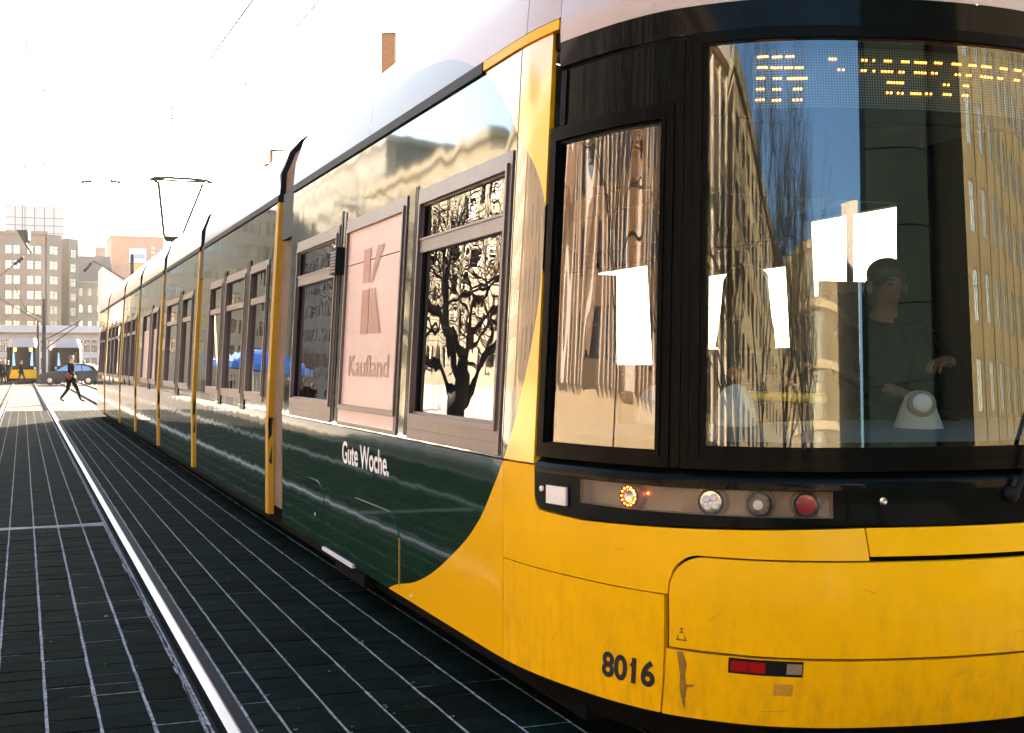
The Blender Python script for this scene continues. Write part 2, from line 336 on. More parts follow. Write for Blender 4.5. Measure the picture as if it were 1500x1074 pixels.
# headlight cluster: recessed insert, barrels, lenses, cover
hl = part(slab(MB(), .727, 1.802, .985, 1.081, off=-.05, th=.02), 'headlight', M['lamp_bed'])
mb = MB()
for u in (.727, 1.802): mb.quad(S(u, .985, .001), S(u, .985, -.06), S(u, 1.081, -.06), S(u, 1.081, .001))
for h in (.985, 1.081):
    us = urange(.727, 1.802)
    for a, b in zip(us, us[1:]): mb.quad(S(a, h, .001), S(b, h, .001), S(b, h, -.06), S(a, h, -.06))
part(mb, 'lamp_recess', M['lamp_bed'], None, hl)
def nrm(u, h): return (Vector(S(u, h, .02))-Vector(S(u, h, -.02))).normalized()
for u, r, kind in ((1.534, 0.041, 'amber'), (1.173, 0.044, 'white'), (.991, 0.042, 'clear'), (.821, 0.041, 'red')):
    r *= 1.10; c = Vector(S(u, 1.032, -.048)); ax = nrm(u, 1.032)
    barrel = part(MB().lathe([(r*1.25, 0), (r*1.22, .012), (r*1.08, .03), (r, .034), (r*.95, .03)], c, ax, 28), 'lamp_barrel', M['lamp_bed'], 40, hl)
    ring_ = part(MB().lathe([(r*1.02, .030), (r*1.02, .037), (r*.86, .037), (r*.86, .026)], c, ax, 28), 'lamp_ring', M['rubber'], 40, hl)
    a = ax.cross(Vector((0, 0, 1))).normalized(); b = a.cross(ax)
    if kind == 'amber':
        part(MB().lathe([(r*.88, .024), (r*.5, .036), (.004, .034)], c, ax, 20), 'indicator_lens', M['chrome'], 40, hl)
        mb = MB()
        for k in range(13):
            t = 2*PI*k/13; p = c+ax*.038+(a*math.cos(t)+b*math.sin(t))*r*.78
            mb.lathe([(.002, -.003), (.0042, 0), (.0026, .003)], p, ax, 8)
        tag(part(mb, 'indicator_leds', M['amber'], None, hl), kind='stuff')
        mb = MB()
        for k in range(1): mb.lathe([(.003, -.003), (.0045, 0), (.003, .003)], Vector(S(1.465-.062*k, 1.046, -.046)), ax, 8)
        part(mb, 'side_led', M['amber'], None, hl)
    elif kind == 'white':
        part(MB().lathe([(r*.86, .022), (r*.84, .036), (r*.3, .039), (.004, .038)], c, ax, 24), 'lamp_lens', M['chrome'], 40, hl)
        mb = MB()
        for q in range(4):
            t = 2*PI*q/4+.6; mb.lathe([(r*.30, 0), (r*.34, .004), (r*.2, .010), (.003, .008)], c+ax*.034+(a*math.cos(t)+b*math.sin(t))*r*.42, ax, 12)
        part(mb, 'lens_cells', M['white_pl'], 40, hl)
    elif kind == 'clear':
        part(MB().lathe([(r*.62, .012), (r*.58, .026), (r*.3, .032), (.004, .033)], c+a*r*.12-b*r*.1, ax, 16), 'lens_glint', M['white_pl'], 60, hl); part(MB().lathe([(r*.86, .020), (r*.80, .026), (r*.55, .012), (.004, .004)], c, ax, 24), 'lamp_lens', M['chrome'], 60, hl)  # white disc stands in for the bright reflection in the clear lens
    else: part(MB().lathe([(r*.86, .024), (r*.8, .035), (.004, .037)], c, ax, 24), 'lamp_lens', M['red_lens'], 60, hl)
part(slab(MB(), .728, 1.801, .986, 1.080, off=-.004, th=.004), 'lamp_cover', M['lens'], 35, hl)
sl = part(slab(MB(), 1.872, 2.03, .957, 1.047, off=.006, th=.02), 'side_lamp', M['rubber'])
part(slab(MB(), 1.881, 2.02, .965, 1.040, off=.016, th=.02), 'lamp_lens', mat('frosted_lens', (.80, .76, .66), .25, coat=1, bump=.2, bscale=60), 35, sl)
part(MB().lathe([(.004, 0), (.012, .003), (.012, .012), (.004, .016)], S(2.066, 1.02, 0), nrm(2.066, 1.02), 12), 'lamp_screw', M['white_pl'])
part(MB().lathe([(.014, 0), (.014, .005), (.007, .006), (.007, .003), (.003, .003)], S(.542, 1.046, .001), nrm(.542, 1.046), 18), 'lock', M['chrome'])
# -- lower cover lamp, lettering
rl = part(slab(MB(), .862, 1.124, .418, .475, off=.0055, th=.012), 'rear_reflector', M['rubber'])
for a, b in ((1.054, 1.115), (.992, 1.051)): part(slab(MB(), a, b, .427, .466, off=.012, th=.01), 'red_lens', M['red_lens'], 35, rl)
part(slab(MB(), .866, .919, .428, .466, off=.008, th=.006), 'clear_lens', M['lamp_bed'], 35, rl)
def text_mb(s, size, bold=0.0, space=1.0):
    cu = bpy.data.curves.new('tmp', 'FONT'); cu.body = s; cu.size = size; cu.offset = bold; cu.space_character = space; cu.resolution_u = 4
    o = bpy.data.objects.new('tmp', cu); COL.objects.link(o); dg = bpy.context.evaluated_depsgraph_get(); me = bpy.data.meshes.new_from_object(o.evaluated_get(dg))
    v = [tuple(p.co) for p in me.vertices]; f = [tuple(p.vertices) for p in me.polygons]
    bpy.data.objects.remove(o); bpy.data.curves.remove(cu); bpy.data.meshes.remove(me); return v, f
def lettering(s, ua, ub_, h0, hcap, bold, m, off, name='lettering', parent=None, place=None):
    v, f = text_mb(s, 1.0, bold); x0 = min(p[0] for p in v); x1 = max(p[0] for p in v)
    cap = max(p[1] for p in v); P = place or (lambda u, h, o: S(u, h, o)); mb = MB()
    mb.add([P(ua+(ub_-ua)*(p[0]-x0)/(x1-x0), h0+hcap*p[1]/cap, off) for p in v], f)
    return part(mb, name, m, None, parent)
lettering('8016', 1.675, 1.408, .322, .098, .034, M['print_black'], .0025, 'fleet_number')
P8 = lambda x, y: S(1.675+(1.408-1.675)*x, .322+.098*y, .0026)
part(MB().quad(P8(.545, .66), P8(.575, .60), P8(.645, .84), P8(.645, .995)), 'fleet_number', M['print_black'], None)
sy = MB()
def fr(x, y): return S(1.322-.040*x, .517+.045*y, .0065)
for a, b, c, d in ((.3, .62, .7, .70), (.45, .70, .55, .95), (.3, .95, .7, 1.03), (0, 0, 1, .09)): sy.quad(fr(a, b), fr(c, b), fr(c, d), fr(a, d))
sy.quad(fr(0, 0), fr(.09, 0), fr(.27, .42), fr(.18, .42)); sy.quad(fr(.91, 0), fr(1, 0), fr(.82, .42), fr(.73, .42))
part(sy, 'jacking_symbol', M['print_black'], None)
# weathering on the lower cover: grime streak and a scuffed patch
M['grime'] = mat('grime', (.42, .20, .015), .9, noise=.6, nscale=30); M['scuff'] = mat('scuffed_paint', (.62, .31, .02), .6, noise=.4, nscale=60)
mb = MB(); pts = [(1.308, .475, .012), (1.295, .43, .016), (1.293, .385, .010), (1.288, .335, .014), (1.284, .30, .008), (1.276, .262, .003)]
for (u, h, w_), (u2, h2, w2) in zip(pts, pts[1:]): mb.quad(S(u+w_, h, .0052), S(u-w_, h, .0052), S(u2-w2, h2, .0052), S(u2+w2, h2, .0052))
mb.quad(S(1.285, .352, .0054), S(1.240, .358, .0054), S(1.255, .347, .0054), S(1.285, .34, .0054))
part(mb, 'grime_streak', M['grime'], None)
part(slab(MB(), .892, .958, .346, .39, off=.0046, th=.002), 'scuffed_patch', M['scuff'])

mb = MB()
for u, h, du, dh in ((1.20, .60, -.05, .035), (1.9, .52, .10, -.13), (1.95, .60, .07, -.10), (.30, .41, -.06, .02), (.2, .40, -.05, .03), (1.6, .82, -.04, .01), (.05, .56, -.12, .01), (2.25, .58, -.06, -.05), (1.0, .28, -.10, .01), (.6, .72, .05, .015)):
    mb.quad(S(u, h, .0058), S(u+du, h+dh, .0058), S(u+du, h+dh+.0018, .0058), S(u, h+.0026, .0058))
tag(part(mb, 'scratches', M['scuff'], None), kind='stuff')
# -- windscreen, quarter windows, black surround
part(slab(MB(), -2.07, 2.07, 2.802, 2.908, off=.004), 'upper_band', M['black'])
part(slab(MB(), -2.128, -1.20, 1.156, 2.785, off=-.012), 'corner_screen', M['black'])
ws = MB(); ring(ws, -1.256, 1.256, 1.154, 2.800, .040, .008, .05, .040); ring(ws, -1.216, 1.216, 1.194, 2.800, .046, .002, .05, .020)
wf = part(ws, 'windscreen', M['frame_black'])
part(sheet(MB(), urange(-1.205, 1.205, .03), [1.235+i*(2.775-1.235)/12 for i in range(13)], -.010), 'pane', M['glass_front'], 60, wf)
qf = MB(); ring(qf, 1.340, 2.122, 1.154, 2.546, .040, .004, .05, .040); ring(qf, 1.378, 2.084, 1.192, 2.508, .020, .010, .05, .018); ring(qf, 1.394, 2.068, 1.206, 2.486, .012, -.004, .05, .012)
qw = part(qf, 'quarter_window', M['frame_black'])
part(sheet(MB(), urange(1.40, 2.06, .03), [1.215+i*(2.478-1.215)/8 for i in range(9)], -.018), 'pane', M['glass_q'], 60, qw)
part(slab(MB(), 1.260, 1.292, 1.156, 2.785, off=.002, th=.05), 'corner_post', M['frame_black'])
part(slab(MB(), 1.298, 1.340, 1.156, 2.785, off=-.004, th=.05), 'corner_post', M['frame_black'])
part(slab(MB(), 1.34, 2.06, 2.551, 2.785, off=-.012, th=.02), 'upper_dark_panel', M['black'])
part(slab(MB(), 2.02, 2.062, 2.551, 2.785, off=-.004, th=.02), 'panel_edge', M['frame_black'])
# wiper
mb = MB(); mb.tube([S(.02, 1.06, .03), S(-.04, 1.17, .04), S(-.20, 1.50, .035), S(-.42, 1.95, .02)], [.012, .010, .008, .006], 6)
mb.tube([S(-.16, 1.27, .012), S(-.30, 1.75, .010), S(-.52, 2.25, .008)], .008, 5)
wp = part(mb, 'wiper', M['rubber'], 40)
part(MB().lathe([(.03, 0), (.03, .02), (.018, .035), (.004, .04)], S(.02, 1.06, 0), nrm(.02, 1.06), 14), 'wiper_hub', M['rubber'], 40, wp)

# -- destination display behind the screen
def matrix_mat():
    m = mat('led_matrix', (.012, .020, .024), .35); n = m.node_tree; b = n.nodes['Principled BSDF']; tc = n.nodes.new('ShaderNodeTexCoord')
    vo = n.nodes.new('ShaderNodeTexVoronoi'); vo.inputs['Randomness'].default_value = 0; vo.inputs['Scale'].default_value = 98; mp = n.nodes.new('ShaderNodeMapping'); mp.inputs['Scale'].default_value = (1, 0, 1)
    n.links.new(tc.outputs['Object'], mp.inputs[0]); n.links.new(mp.outputs[0], vo.inputs['Vector'])
    lt = n.nodes.new('ShaderNodeMath'); lt.operation = 'LESS_THAN'; lt.inputs[1].default_value = .27; n.links.new(vo.outputs['Distance'], lt.inputs[0])
    mx = n.nodes.new('ShaderNodeMix'); mx.data_type = 'RGBA'; mx.inputs[6].default_value = (.008, .014, .018, 1); mx.inputs[7].default_value = (.16, .24, .26, 1); n.links.new(lt.outputs[0], mx.inputs[0]); n.links.new(mx.outputs[2], b.inputs['Base Color'])
    return m
dp = part(slab(MB(), -1.06, 1.05, 2.47, 2.80, off=-.12, th=.06), 'destination_display', M['rubber'])
part(slab(MB(), -1.02, 1.02, 2.515, 2.745, off=-.112, th=.006), 'led_panel', matrix_mat(), 35, dp)
LED = [(.993,.951,4,2.716),(.924,.89,4,2.713),(.865,.838,3,2.713),(.993,.964,3,2.675),(.954,.931,2,2.673),(.919,.89,3,2.671),(.871,.844,3,2.67),(.825,.798,3,2.669),(.997,.967,3,2.633),(.921,.893,3,2.63),(.86,.781,8,2.628),(.999,.97,3,2.591),(.924,.896,3,2.588),(.834,.805,3,2.587),(1.002,.97,3,2.55),(.926,.897,3,2.546),(.837,.805,3,2.545),(.675,.65,3,2.702),(.532,.516,2,2.70),(.483,.483,1,2.70),(.434,.409,3,2.70),(.355,.327,3,2.70),(.292,.242,5,2.70),(.196,.168,3,2.703),(.109,.071,4,2.704),(.02,-.011,3,2.705),(-.05,-.096,4,2.706),(-.161,-.194,3,2.708),(-.247,-.279,3,2.71),(.636,.617,2,2.661),(.535,.521,2,2.66),(.484,.484,1,2.659),(.448,.405,4,2.659),(.369,.353,2,2.659),(.294,.247,4,2.66),(.212,.193,2,2.662),(.096,.076,2,2.663),(.037,.02,2,2.664),(-.043,-.1,4,2.665),(-.143,-.161,2,2.667),(-.243,-.265,2,2.669),(.423,.397,3,2.617),(.383,.357,3,2.617),(.156,.136,2,2.62),(.055,.037,2,2.622),(.428,.411,2,2.577),(.38,.36,2,2.577),(.316,.275,4,2.578),(.244,.223,2,2.58),(.159,.129,3,2.582),(.063,.042,2,2.584)]
mb = MB()
for a, b, k, h in LED:
    for i in range(k):
        u = a if k == 1 else a+(b-a)*i/(k-1); c = Vector(S(u, h, -.108)); mb.lathe([(.0035, -.002), (.0042, 0), (.002, .003)], c, nrm(u, h), 7)
for u, h, k in [(-.31-.075*i, 2.70-.04*(i % 3), 3) for i in range(9)]:
    for i in range(k): mb.lathe([(.0035, -.002), (.0042, 0), (.002, .003)], Vector(S(u-.012*i, h, -.108)), nrm(u, h), 7)
tag(part(mb, 'lit_leds', M['led'], None, dp), kind='stuff')

# -- left side of the front module
part(slab(MB(), 2.146, 2.452, 1.121, 2.965), 'corner_pillar', M['livery'])
WIN = [(2.489, 3.935), (4.165, 5.610), (5.830, 7.275)]; WH = (1.185, 2.512)
us = sorted({2.462, 7.58, *[x for w_ in WIN for x in (w_[0]+.02, w_[1]-.02)], *urange(2.462, 2.75, .04)}); hs = [1.121, WH[0]+.02, 1.5, 1.9, 2.3, WH[1]-.02, 2.7, 2.96]
def hole(u, h): return any(a+.02 < u < b-.02 for a, b in WIN) and WH[0]+.02 < h < WH[1]-.02
mb = sheet(MB(), us, hs, 0, hole); sheet(mb, us, hs, -.06, hole, mi=1)
part(mb, 'side_wall', [M['livery'], M['lining']], 35, rc=False)
part(slab(MB(), 2.446, 7.58, .228, 1.114, us=urange(2.446, 2.75, .04)+[7.58]), 'side_skirt', M['livery_low'])
part(slab(MB(), 2.95, 7.60, 2.958, 3.012, off=.016, th=.05), 'gutter', M['rubber'])
part(slab(MB(), 2.085, 2.944, 2.968, 3.012, off=.012, th=.05), 'gutter', M['yellow'])
for i, (a, b) in enumerate(WIN):
    f = MB(); slab(f, a, b, WH[0]-.055, WH[0]-.001, off=.008, th=.06); ring(f, a, b, WH[0], WH[1], .052, .008, .06, .034); ring(f, a+.036, b-.036, WH[0]+.054, WH[1]-.056, .03, .020, .06, .022); ring(f, a+.058, b-.058, WH[0]+.082, WH[1]-.084, .014, -.004, .06, .02)
    if i != 1: slab(f, a+.058, b-.058, 2.155, 2.225, off=.006, th=.03); slab(f, a+.058, b-.058, 2.223, 2.235, off=.012, th=.03)
    wo = part(f, 'side_window', M['alu'])
    if i == 1:
        P = lambda u, h, o: S(u, h, o)
        part(slab(MB(), a+.06, b-.06, WH[0]+.085, 2.198, off=.001, th=.004), 'poster', M['poster'], 35, wo); part(slab(MB(), a+.06, b-.06, 2.204, WH[1]-.086, off=.001, th=.004), 'poster', M['poster'], 35, wo)
        k = MB()
        def kp(x, y): return S(5.115-.505*x, 1.732+.545*y, .0045)
        k.quad(kp(0, .60), kp(.34, .60), kp(.34, 1), kp(0, 1)); k.quad(kp(0, 0), kp(.36, 0), kp(.36, .52), kp(0, .52))
        k.quad(kp(.38, .60), kp(.48, .60), kp(.98, 1), kp(.66, 1)); k.quad(kp(.44, 0), kp(.98, 0), kp(.60, .52), kp(.44, .52))
        part(k, 'poster_emblem', M['poster_red'], None, wo)
        lettering('Kaufland', 5.373, 4.40, 1.462, .135, .006, M['poster_txt'], .0045, 'poster_lettering', wo)
        part(slab(MB(), a+.04, b-.04, WH[0]-.03, WH[0]+.05, off=.012, th=.03), 'poster_margin', M['poster'], 35, wo)
    else:
        part(sheet(MB(), [a+.07, (a+b)/2, b-.07], [WH[0]+.09, 1.7, 2.158], -.022), 'pane', M['glass_side'], 60, wo)
        part(sheet(MB(), [a+.07, (a+b)/2, b-.07], [2.222, 2.32, WH[1]-.094], -.018), 'vent_pane', M['glass_side'], 60, wo)
        part(slab(MB(), a+.06, a+.09, WH[0]+.09, WH[1]-.09, off=-.008, th=.03), 'seal', M['rubber'], 35, wo); part(slab(MB(), b-.09, b-.06, WH[0]+.09, WH[1]-.09, off=-.008, th=.03), 'seal', M['rubber'], 35, wo)
part(slab(MB(), 3.96, 4.02, 1.14, 2.54, off=.003, th=.03), 'door_post', M['black']); part(slab(MB(), 5.64, 5.68, 1.14, 2.58, off=.003, th=.03), 'door_post', M['black'])
part(slab(MB(), 5.75, 5.79, 1.14, 2.60, off=.005, th=.03), 'door_post', M['black'])
bx = part(slab(MB(), 5.70, 5.865, 2.16, 2.345, off=.055, th=.055), 'door_sensor', M['rubber'])
mb = MB(); [slab(mb, 5.71, 5.855, 2.175+.022*k, 2.187+.022*k, off=.059, th=.006) for k in range(7)]; tag(part(mb, 'sensor_ribs', M['alu'], None, bx), kind='stuff')
lettering('Gute Woche.', 5.461, 4.312, .885, .142, .020, M['print_white'], .003, 'slogan')
part(slab(MB(), 4.097, 5.108, .262, lambda u: .676 if u > 4.30 else .545+.131*((u-4.097)/.203)**.5, off=.004, th=.006, us=[4.097, 4.11, 4.14, 4.18, 4.24, 4.30, 4.6, 5.108]), 'access_hatch', M['livery_low'])
part(slab(MB(), 6.02, 7.107, .262, lambda u: .69 if u > 6.24 else .60+.09*((u-6.02)/.22)**.5, off=.004, th=.006, us=[6.02, 6.06, 6.14, 6.24, 6.6, 7.107]), 'access_hatch', M['livery_low'])
part(slab(MB(), 4.089, 4.0965, .262, .55, off=.0045, th=.006), 'hatch_edge', M['gold']); part(slab(MB(), 4.28, 5.108, .677, .682, off=.0045, th=.006), 'hatch_edge', M['alu'])
part(slab(MB(), 5.165, 6.035, .216, .238, off=.012, th=.05), 'foot_step', M['white_pl'])
part(MB().lathe([(.008, 0), (.008, .006), (.002, .008)], S(3.86, .262, 0), (-1, 0, 0), 10), 'hatch_lock', M['white_pl'])
part(MB().lathe([(.012, 0), (.012, .006), (.002, .008)], S(6.3, .44, 0), (-1, 0, 0), 10), 'hatch_lock', M['white_pl'])
# -- right side of the front module
RW = [(6.0, 7.05, 1.95, 2.5), (7.2, 8.75, 1.62, 2.23), (9.2, 10.40, 1.5, 2.38)]
us = sorted({-2.14, -(10.44-YU), *[-(y-YU) for a, b, *_ in RW for y in (a, b)], *urange(-2.7, -2.14, .05)}); hs = [.228, .7, 1.121, 1.3, 1.5, 1.62, 1.95, 2.23, 2.36, 2.50, 2.75, 2.96]
def rhole(u, h): return any(a < -u+YU < b and lo < h < hi for a, b, lo, hi in RW)
mb = sheet(MB(), us, hs, 0, rhole); sheet(mb, us, hs, -.06, rhole, mi=1)
part(mb, 'side_wall', [M['yellow'], M['lining']], 35, rc=False)
for a, b, lo, hi in RW:
    f = MB(); ring(f, -(b-YU)-.03, -(a-YU)+.03, lo-.03, hi+.03, .06, .004, .07, .06); wo = part(f, 'side_window', M['alu'])
    part(sheet(MB(), [-(b-YU), -(a-YU)], [lo, hi], -.03), 'pane', M['glass_q'], None, wo)
# -- roof of the front module
mb = MB(); us = urange(-2.078, 2.078, .06); rows = [(0, 2.911), (.006, 2.98)]+RR; n = len(rows)
vs = [S(u, h, o) for u in us for o, h in rows]; k = len(vs)
for u in us:
    p = S(u, 3.54, -.2); vs.append((CX+(p[0]-CX)*.15, max(p[1]+.25, 4.55), 3.61))
fs = [(i*n+j, (i+1)*n+j, (i+1)*n+j+1, i*n+j+1) for i in range(len(us)-1) for j in range(n-1)]+[(i*n+n-1, (i+1)*n+n-1, k+i+1, k+i) for i in range(len(us)-1)]
part(mb.add(vs, fs), 'front_roof', M['white'], 50)
def roof_mat():
    m = mat('roof_paint_and_sheen_foil', (.52, .47, .47), .5, coat=.2, coat_r=.2, spec=.2); n = m.node_tree; b = n.nodes['Principled BSDF']
    tc = n.nodes.new('ShaderNodeTexCoord'); sp = n.nodes.new('ShaderNodeSeparateXYZ'); n.links.new(tc.outputs['Object'], sp.inputs[0])
    fc = n.nodes.new('ShaderNodeFloatCurve'); mr = n.nodes.new('ShaderNodeMapRange'); mr.inputs[2].default_value = 10; n.links.new(sp.outputs['Y'], mr.inputs[0]); n.links.new(mr.outputs[0], fc.inputs['Value'])
    cv = fc.mapping.curves[0]; P = ROOFARC
    while len(cv.points) < len(P): cv.points.new(.5, .5)
    for cp, (u, h) in zip(cv.points, P): cp.location = ((S(u, h)[1]-TRAM0.y)/10, (h-2.9)/1.0)
    fc.mapping.use_clip = False; fc.mapping.update()
    sb = n.nodes.new('ShaderNodeMath'); sb.operation = 'SUBTRACT'; sb.inputs[1].default_value = 2.9; n.links.new(sp.outputs['Z'], sb.inputs[0])
    lt = n.nodes.new('ShaderNodeMath'); lt.operation = 'LESS_THAN'; n.links.new(sb.outputs[0], lt.inputs[0]); n.links.new(fc.outputs[0], lt.inputs[1])
    mx = n.nodes.new('ShaderNodeMix'); mx.data_type = 'RGBA'; mx.inputs[6].default_value = (.48, .39, .335, 1); mx.inputs[7].default_value = (.255, .285, .275, 1); n.links.new(lt.outputs[0], mx.inputs[0]); n.links.new(mx.outputs[2], b.inputs['Base Color'])  # foil toned pale: the sky's grazing sheen is put into its colour
    return m
ROOFARC = [(2.0, 2.60), (2.75, 2.88), (2.951, 2.968), (3.165, 3.048), (3.356, 3.112), (3.567, 3.163), (3.903, 3.207), (4.399, 3.26), (4.719, 3.285), (9.0, 3.5)]
M['roof'] = roof_mat()
def roof_panel(u0, u1, name='roof_fairing', m=None):
    mb = MB()
    for sg in (1, -1):
        us = urange(u0, u1, .1); vs = []; n = len(RR)+1
        for u in us:
            for o, h in RR: vs.append(S(sg*u, h, o))
            p = S(sg*u, 3.54, -.2); vs.append((CX, p[1], 3.62))
        mb.add(vs, [(i*n+j, (i+1)*n+j, (i+1)*n+j+1, i*n+j+1) for i in range(len(us)-1) for j in range(n-1)])
    return part(mb, name, m or M['roof'], 50)
roof_panel(2.082, 2.405); roof_panel(2.411, 5.128); roof_panel(5.134, 7.60)
part(slab(MB(), 2.085, 2.45, 2.896, 2.966, off=-.02, th=.03), 'roof_gap_seal', M['rubber'])
# -- inside of the front module
mb = MB()
mb.box(CX-1.33, CX+1.33, 5.9, 10.4, .36, .42); mb.box(CX-1.28, CX+1.28, 4.5, 5.9, .70, .76); part(mb, 'floor', M['dark'], None)
mb = MB(); us = urange(-2.6, 2.6, .12); mb.add([(S(u, 2.86, -.14)[0], S(u, 2.86, -.14)[1], 2.86) for u in us]+[(CX-1.24, 10.44, 2.86), (CX+1.24, 10.44, 2.86)][::-1], [tuple(range(len(us)+2))]); part(mb, 'ceiling', M['ceil'], None)
mb = MB(); us = urange(-1.9, 1.9, .1)
for a, b in zip(us, us[1:]):
    A, B = S(a, 1.255, -.05), S(b, 1.255, -.05)
    mb.quad(A, B, (CX+(B[0]-CX)*.92, 4.78-.2*abs(B[0]-CX)/1.4+.3*(abs(B[0]-CX)/1.4)**4, 1.29), (CX+(A[0]-CX)*.92, 4.78-.2*abs(A[0]-CX)/1.4+.3*(abs(A[0]-CX)/1.4)**4, 1.29))
    mb.quad((CX+(B[0]-CX)*.92, 4.78-.2*abs(B[0]-CX)/1.4+.3*(abs(B[0]-CX)/1.4)**4, 1.29), (CX+(A[0]-CX)*.92, 4.78-.2*abs(A[0]-CX)/1.4+.3*(abs(A[0]-CX)/1.4)**4, 1.29), (CX+(A[0]-CX)*.9, 4.72, .76), (CX+(B[0]-CX)*.9, 4.72, .76))
ds = part(mb, 'dashboard', M['dash'], 40)
c = Vector((3.54, 4.37, 1.272)); mb = MB().lathe([(.105, 0), (.10, .01), (.075, .085), (.052, .135), (.03, .155), (.004, .16)], c, (0, 0, 1), 24); fan = part(mb, 'cab_speaker', M['beige'], 60)
ax = Vector((-.42, -.86, .28)).normalized(); part(MB().lathe([(.058, .0), (.058, .03), (.046, .036)], c+Vector((0, 0, .085))+ax*.045, ax, 24), 'speaker_ring', M['lamp_bed'], 40, fan)
part(MB().lathe([(.040, .0), (.040, .04), (.03, .048), (.004, .05)], c+Vector((0, 0, .085))+ax*.045, ax, 24), 'speaker_cone', M['white_pl'], 60, fan)
for x, y, r in ((2.66, 5.0, .13), (2.80, 4.62, .09)):
    part(MB().lathe([(r, 0), (r*.98, .05), (r*.8, .12), (r*.45, .165), (.01, .18)], (x, y, 1.28), (0, 0, 1), 20), 'white_dome', M['white_pl'], 60)  # plain white domes at the dashboard
part(MB().tube([(3.05, 5.0, 1.40), (3.42, 4.86, 1.385)], .022, 8), 'grab_handle', M['pole_y'], 60)
part(MB().box(2.98, 3.06, 4.97, 5.04, 1.28, 1.43), 'handle_bracket', M['beige'], None)
def tram_seat(x, y, z, face=1):
    st = part(MB().box(x-.22, x+.22, y-.2, y+.22, z, z+.09), 'seat', M['seat'], None)
    pl_ = [(-.20, .05), (-.22, .62), (-.10, .74), (.10, .74), (.22, .62), (.20, .05)]
    part(MB().prism([(x+p, z+q) for p, q in pl_], 'y', y+.18, y+.26), 'seat_back', M['seat'], None, st)
    part(MB().box(x-.05, x+.05, y-.05, y+.05, z-.4, z), 'seat_post', M['dark'], None, st)
tram_seat(3.87, 5.12, 1.16); tram_seat(2.55, 7.4, .85); tram_seat(4.3, 7.6, .85); tram_seat(2.55, 8.8, .85); tram_seat(4.3, 9.0, .85)
for x, y in ((2.6, 5.95), (4.35, 5.95), (3.05, 7.2), (3.1, 9.2)): part(MB().tube([(x, y, .42), (x, y, 2.88)], .02, 8), 'grab_pole', M['alu'], 60)
mb = MB(); mb.box(2.2, 2.85, 5.86, 5.90, .42, 2.0); mb.box(4.1, 4.75, 5.86, 5.90, .42, 2.0); mb.box(2.2, 4.75, 5.86, 5.90, 2.45, 2.88); part(mb, 'cab_partition', M['lining'], None)
for y in (6.4, 7.6, 8.8): part(MB().tube([(2.6, y, 2.35), (2.6, y+1.0, 2.35)], .016, 6).tube([(4.3, y, 2.3), (4.3, y+1.0, 2.3)], .016, 6), 'handrail', M['alu'], 60)
for x, y in ((2.6, 6.7), (2.6, 7.1), (4.3, 6.8), (4.3, 7.9), (2.6, 8.2), (4.3, 9.2)):
    hp = part(MB().tube([(x, y, 2.35), (x, y, 2.12)], .010, 5), 'strap', M['rubber'], None); part(MB().tube([(x+.055*math.cos(PI*2*k/10), y, 2.07+.055*math.sin(PI*2*k/10)) for k in range(11)], .011, 5), 'strap_handle', M['white_pl'], 60, hp)
part(MB().box(4.55, 4.72, 5.0, 5.8, .76, 2.72), 'cab_cabinet', M['dark'], None)
part(MB().prism([(2.25, 2.88), (2.25, 2.55), (2.62, 2.72), (2.62, 2.88)], 'y', 6.2, 10.3), 'ceiling_panel', M['lining'], None)
part(MB().prism([(4.65, 2.88), (4.65, 2.5), (4.2, 2.70), (4.2, 2.88)], 'y', 5.9, 10.3), 'ceiling_panel', M['lining'], None)
part(MB().box(3.9, 4.6, 4.25, 4.27, 2.3, 2.62).box(4.2, 4.22, 4.26, 4.28, 2.3, 2.7), 'sun_visor', M['dark'], None)

# -- the six modules behind, bellows between them
def section(off, n=0):
    L = [(1.45+off, .30), (1.45+off, 1.1), (1.35+off, 2.95), (1.337+off, 3.2), (1.25+off*.8, 3.41+off*.5), (1.12+off*.6, 3.55+off), (.6, 3.61+off), (0, 3.625+off)]
    return [(CX-q, h) for q, h in L]+[(CX+q, h) for q, h in reversed(L[:-1])]
def bellows(Ya, Yb):
    mb = MB(); N = max(6, int((Yb-Ya)/.055)//2*2); secs = []
    for k in range(N+1): secs += [(x, Ya+(Yb-Ya)*k/N, h) for x, h in section(-.085 if k % 2 else -.05)]
    m = len(section(0)); mb.add(secs, [(k*m+j, k*m+j+1, (k+1)*m+j+1, (k+1)*m+j) for k in range(N) for j in range(m-1)])
    b = part(mb, 'bellows', M['bellows'], None)
    part(slab(MB(), Ya-YU+.03, Yb-YU-.16 if Yb-Ya > .4 else Yb-YU-.06, 2.60, 3.0, off=-.005, th=.06), 'bellows_shade_strip', M['rubber'], None, b)  # black strip stands in for the shadow at the top of the bellows
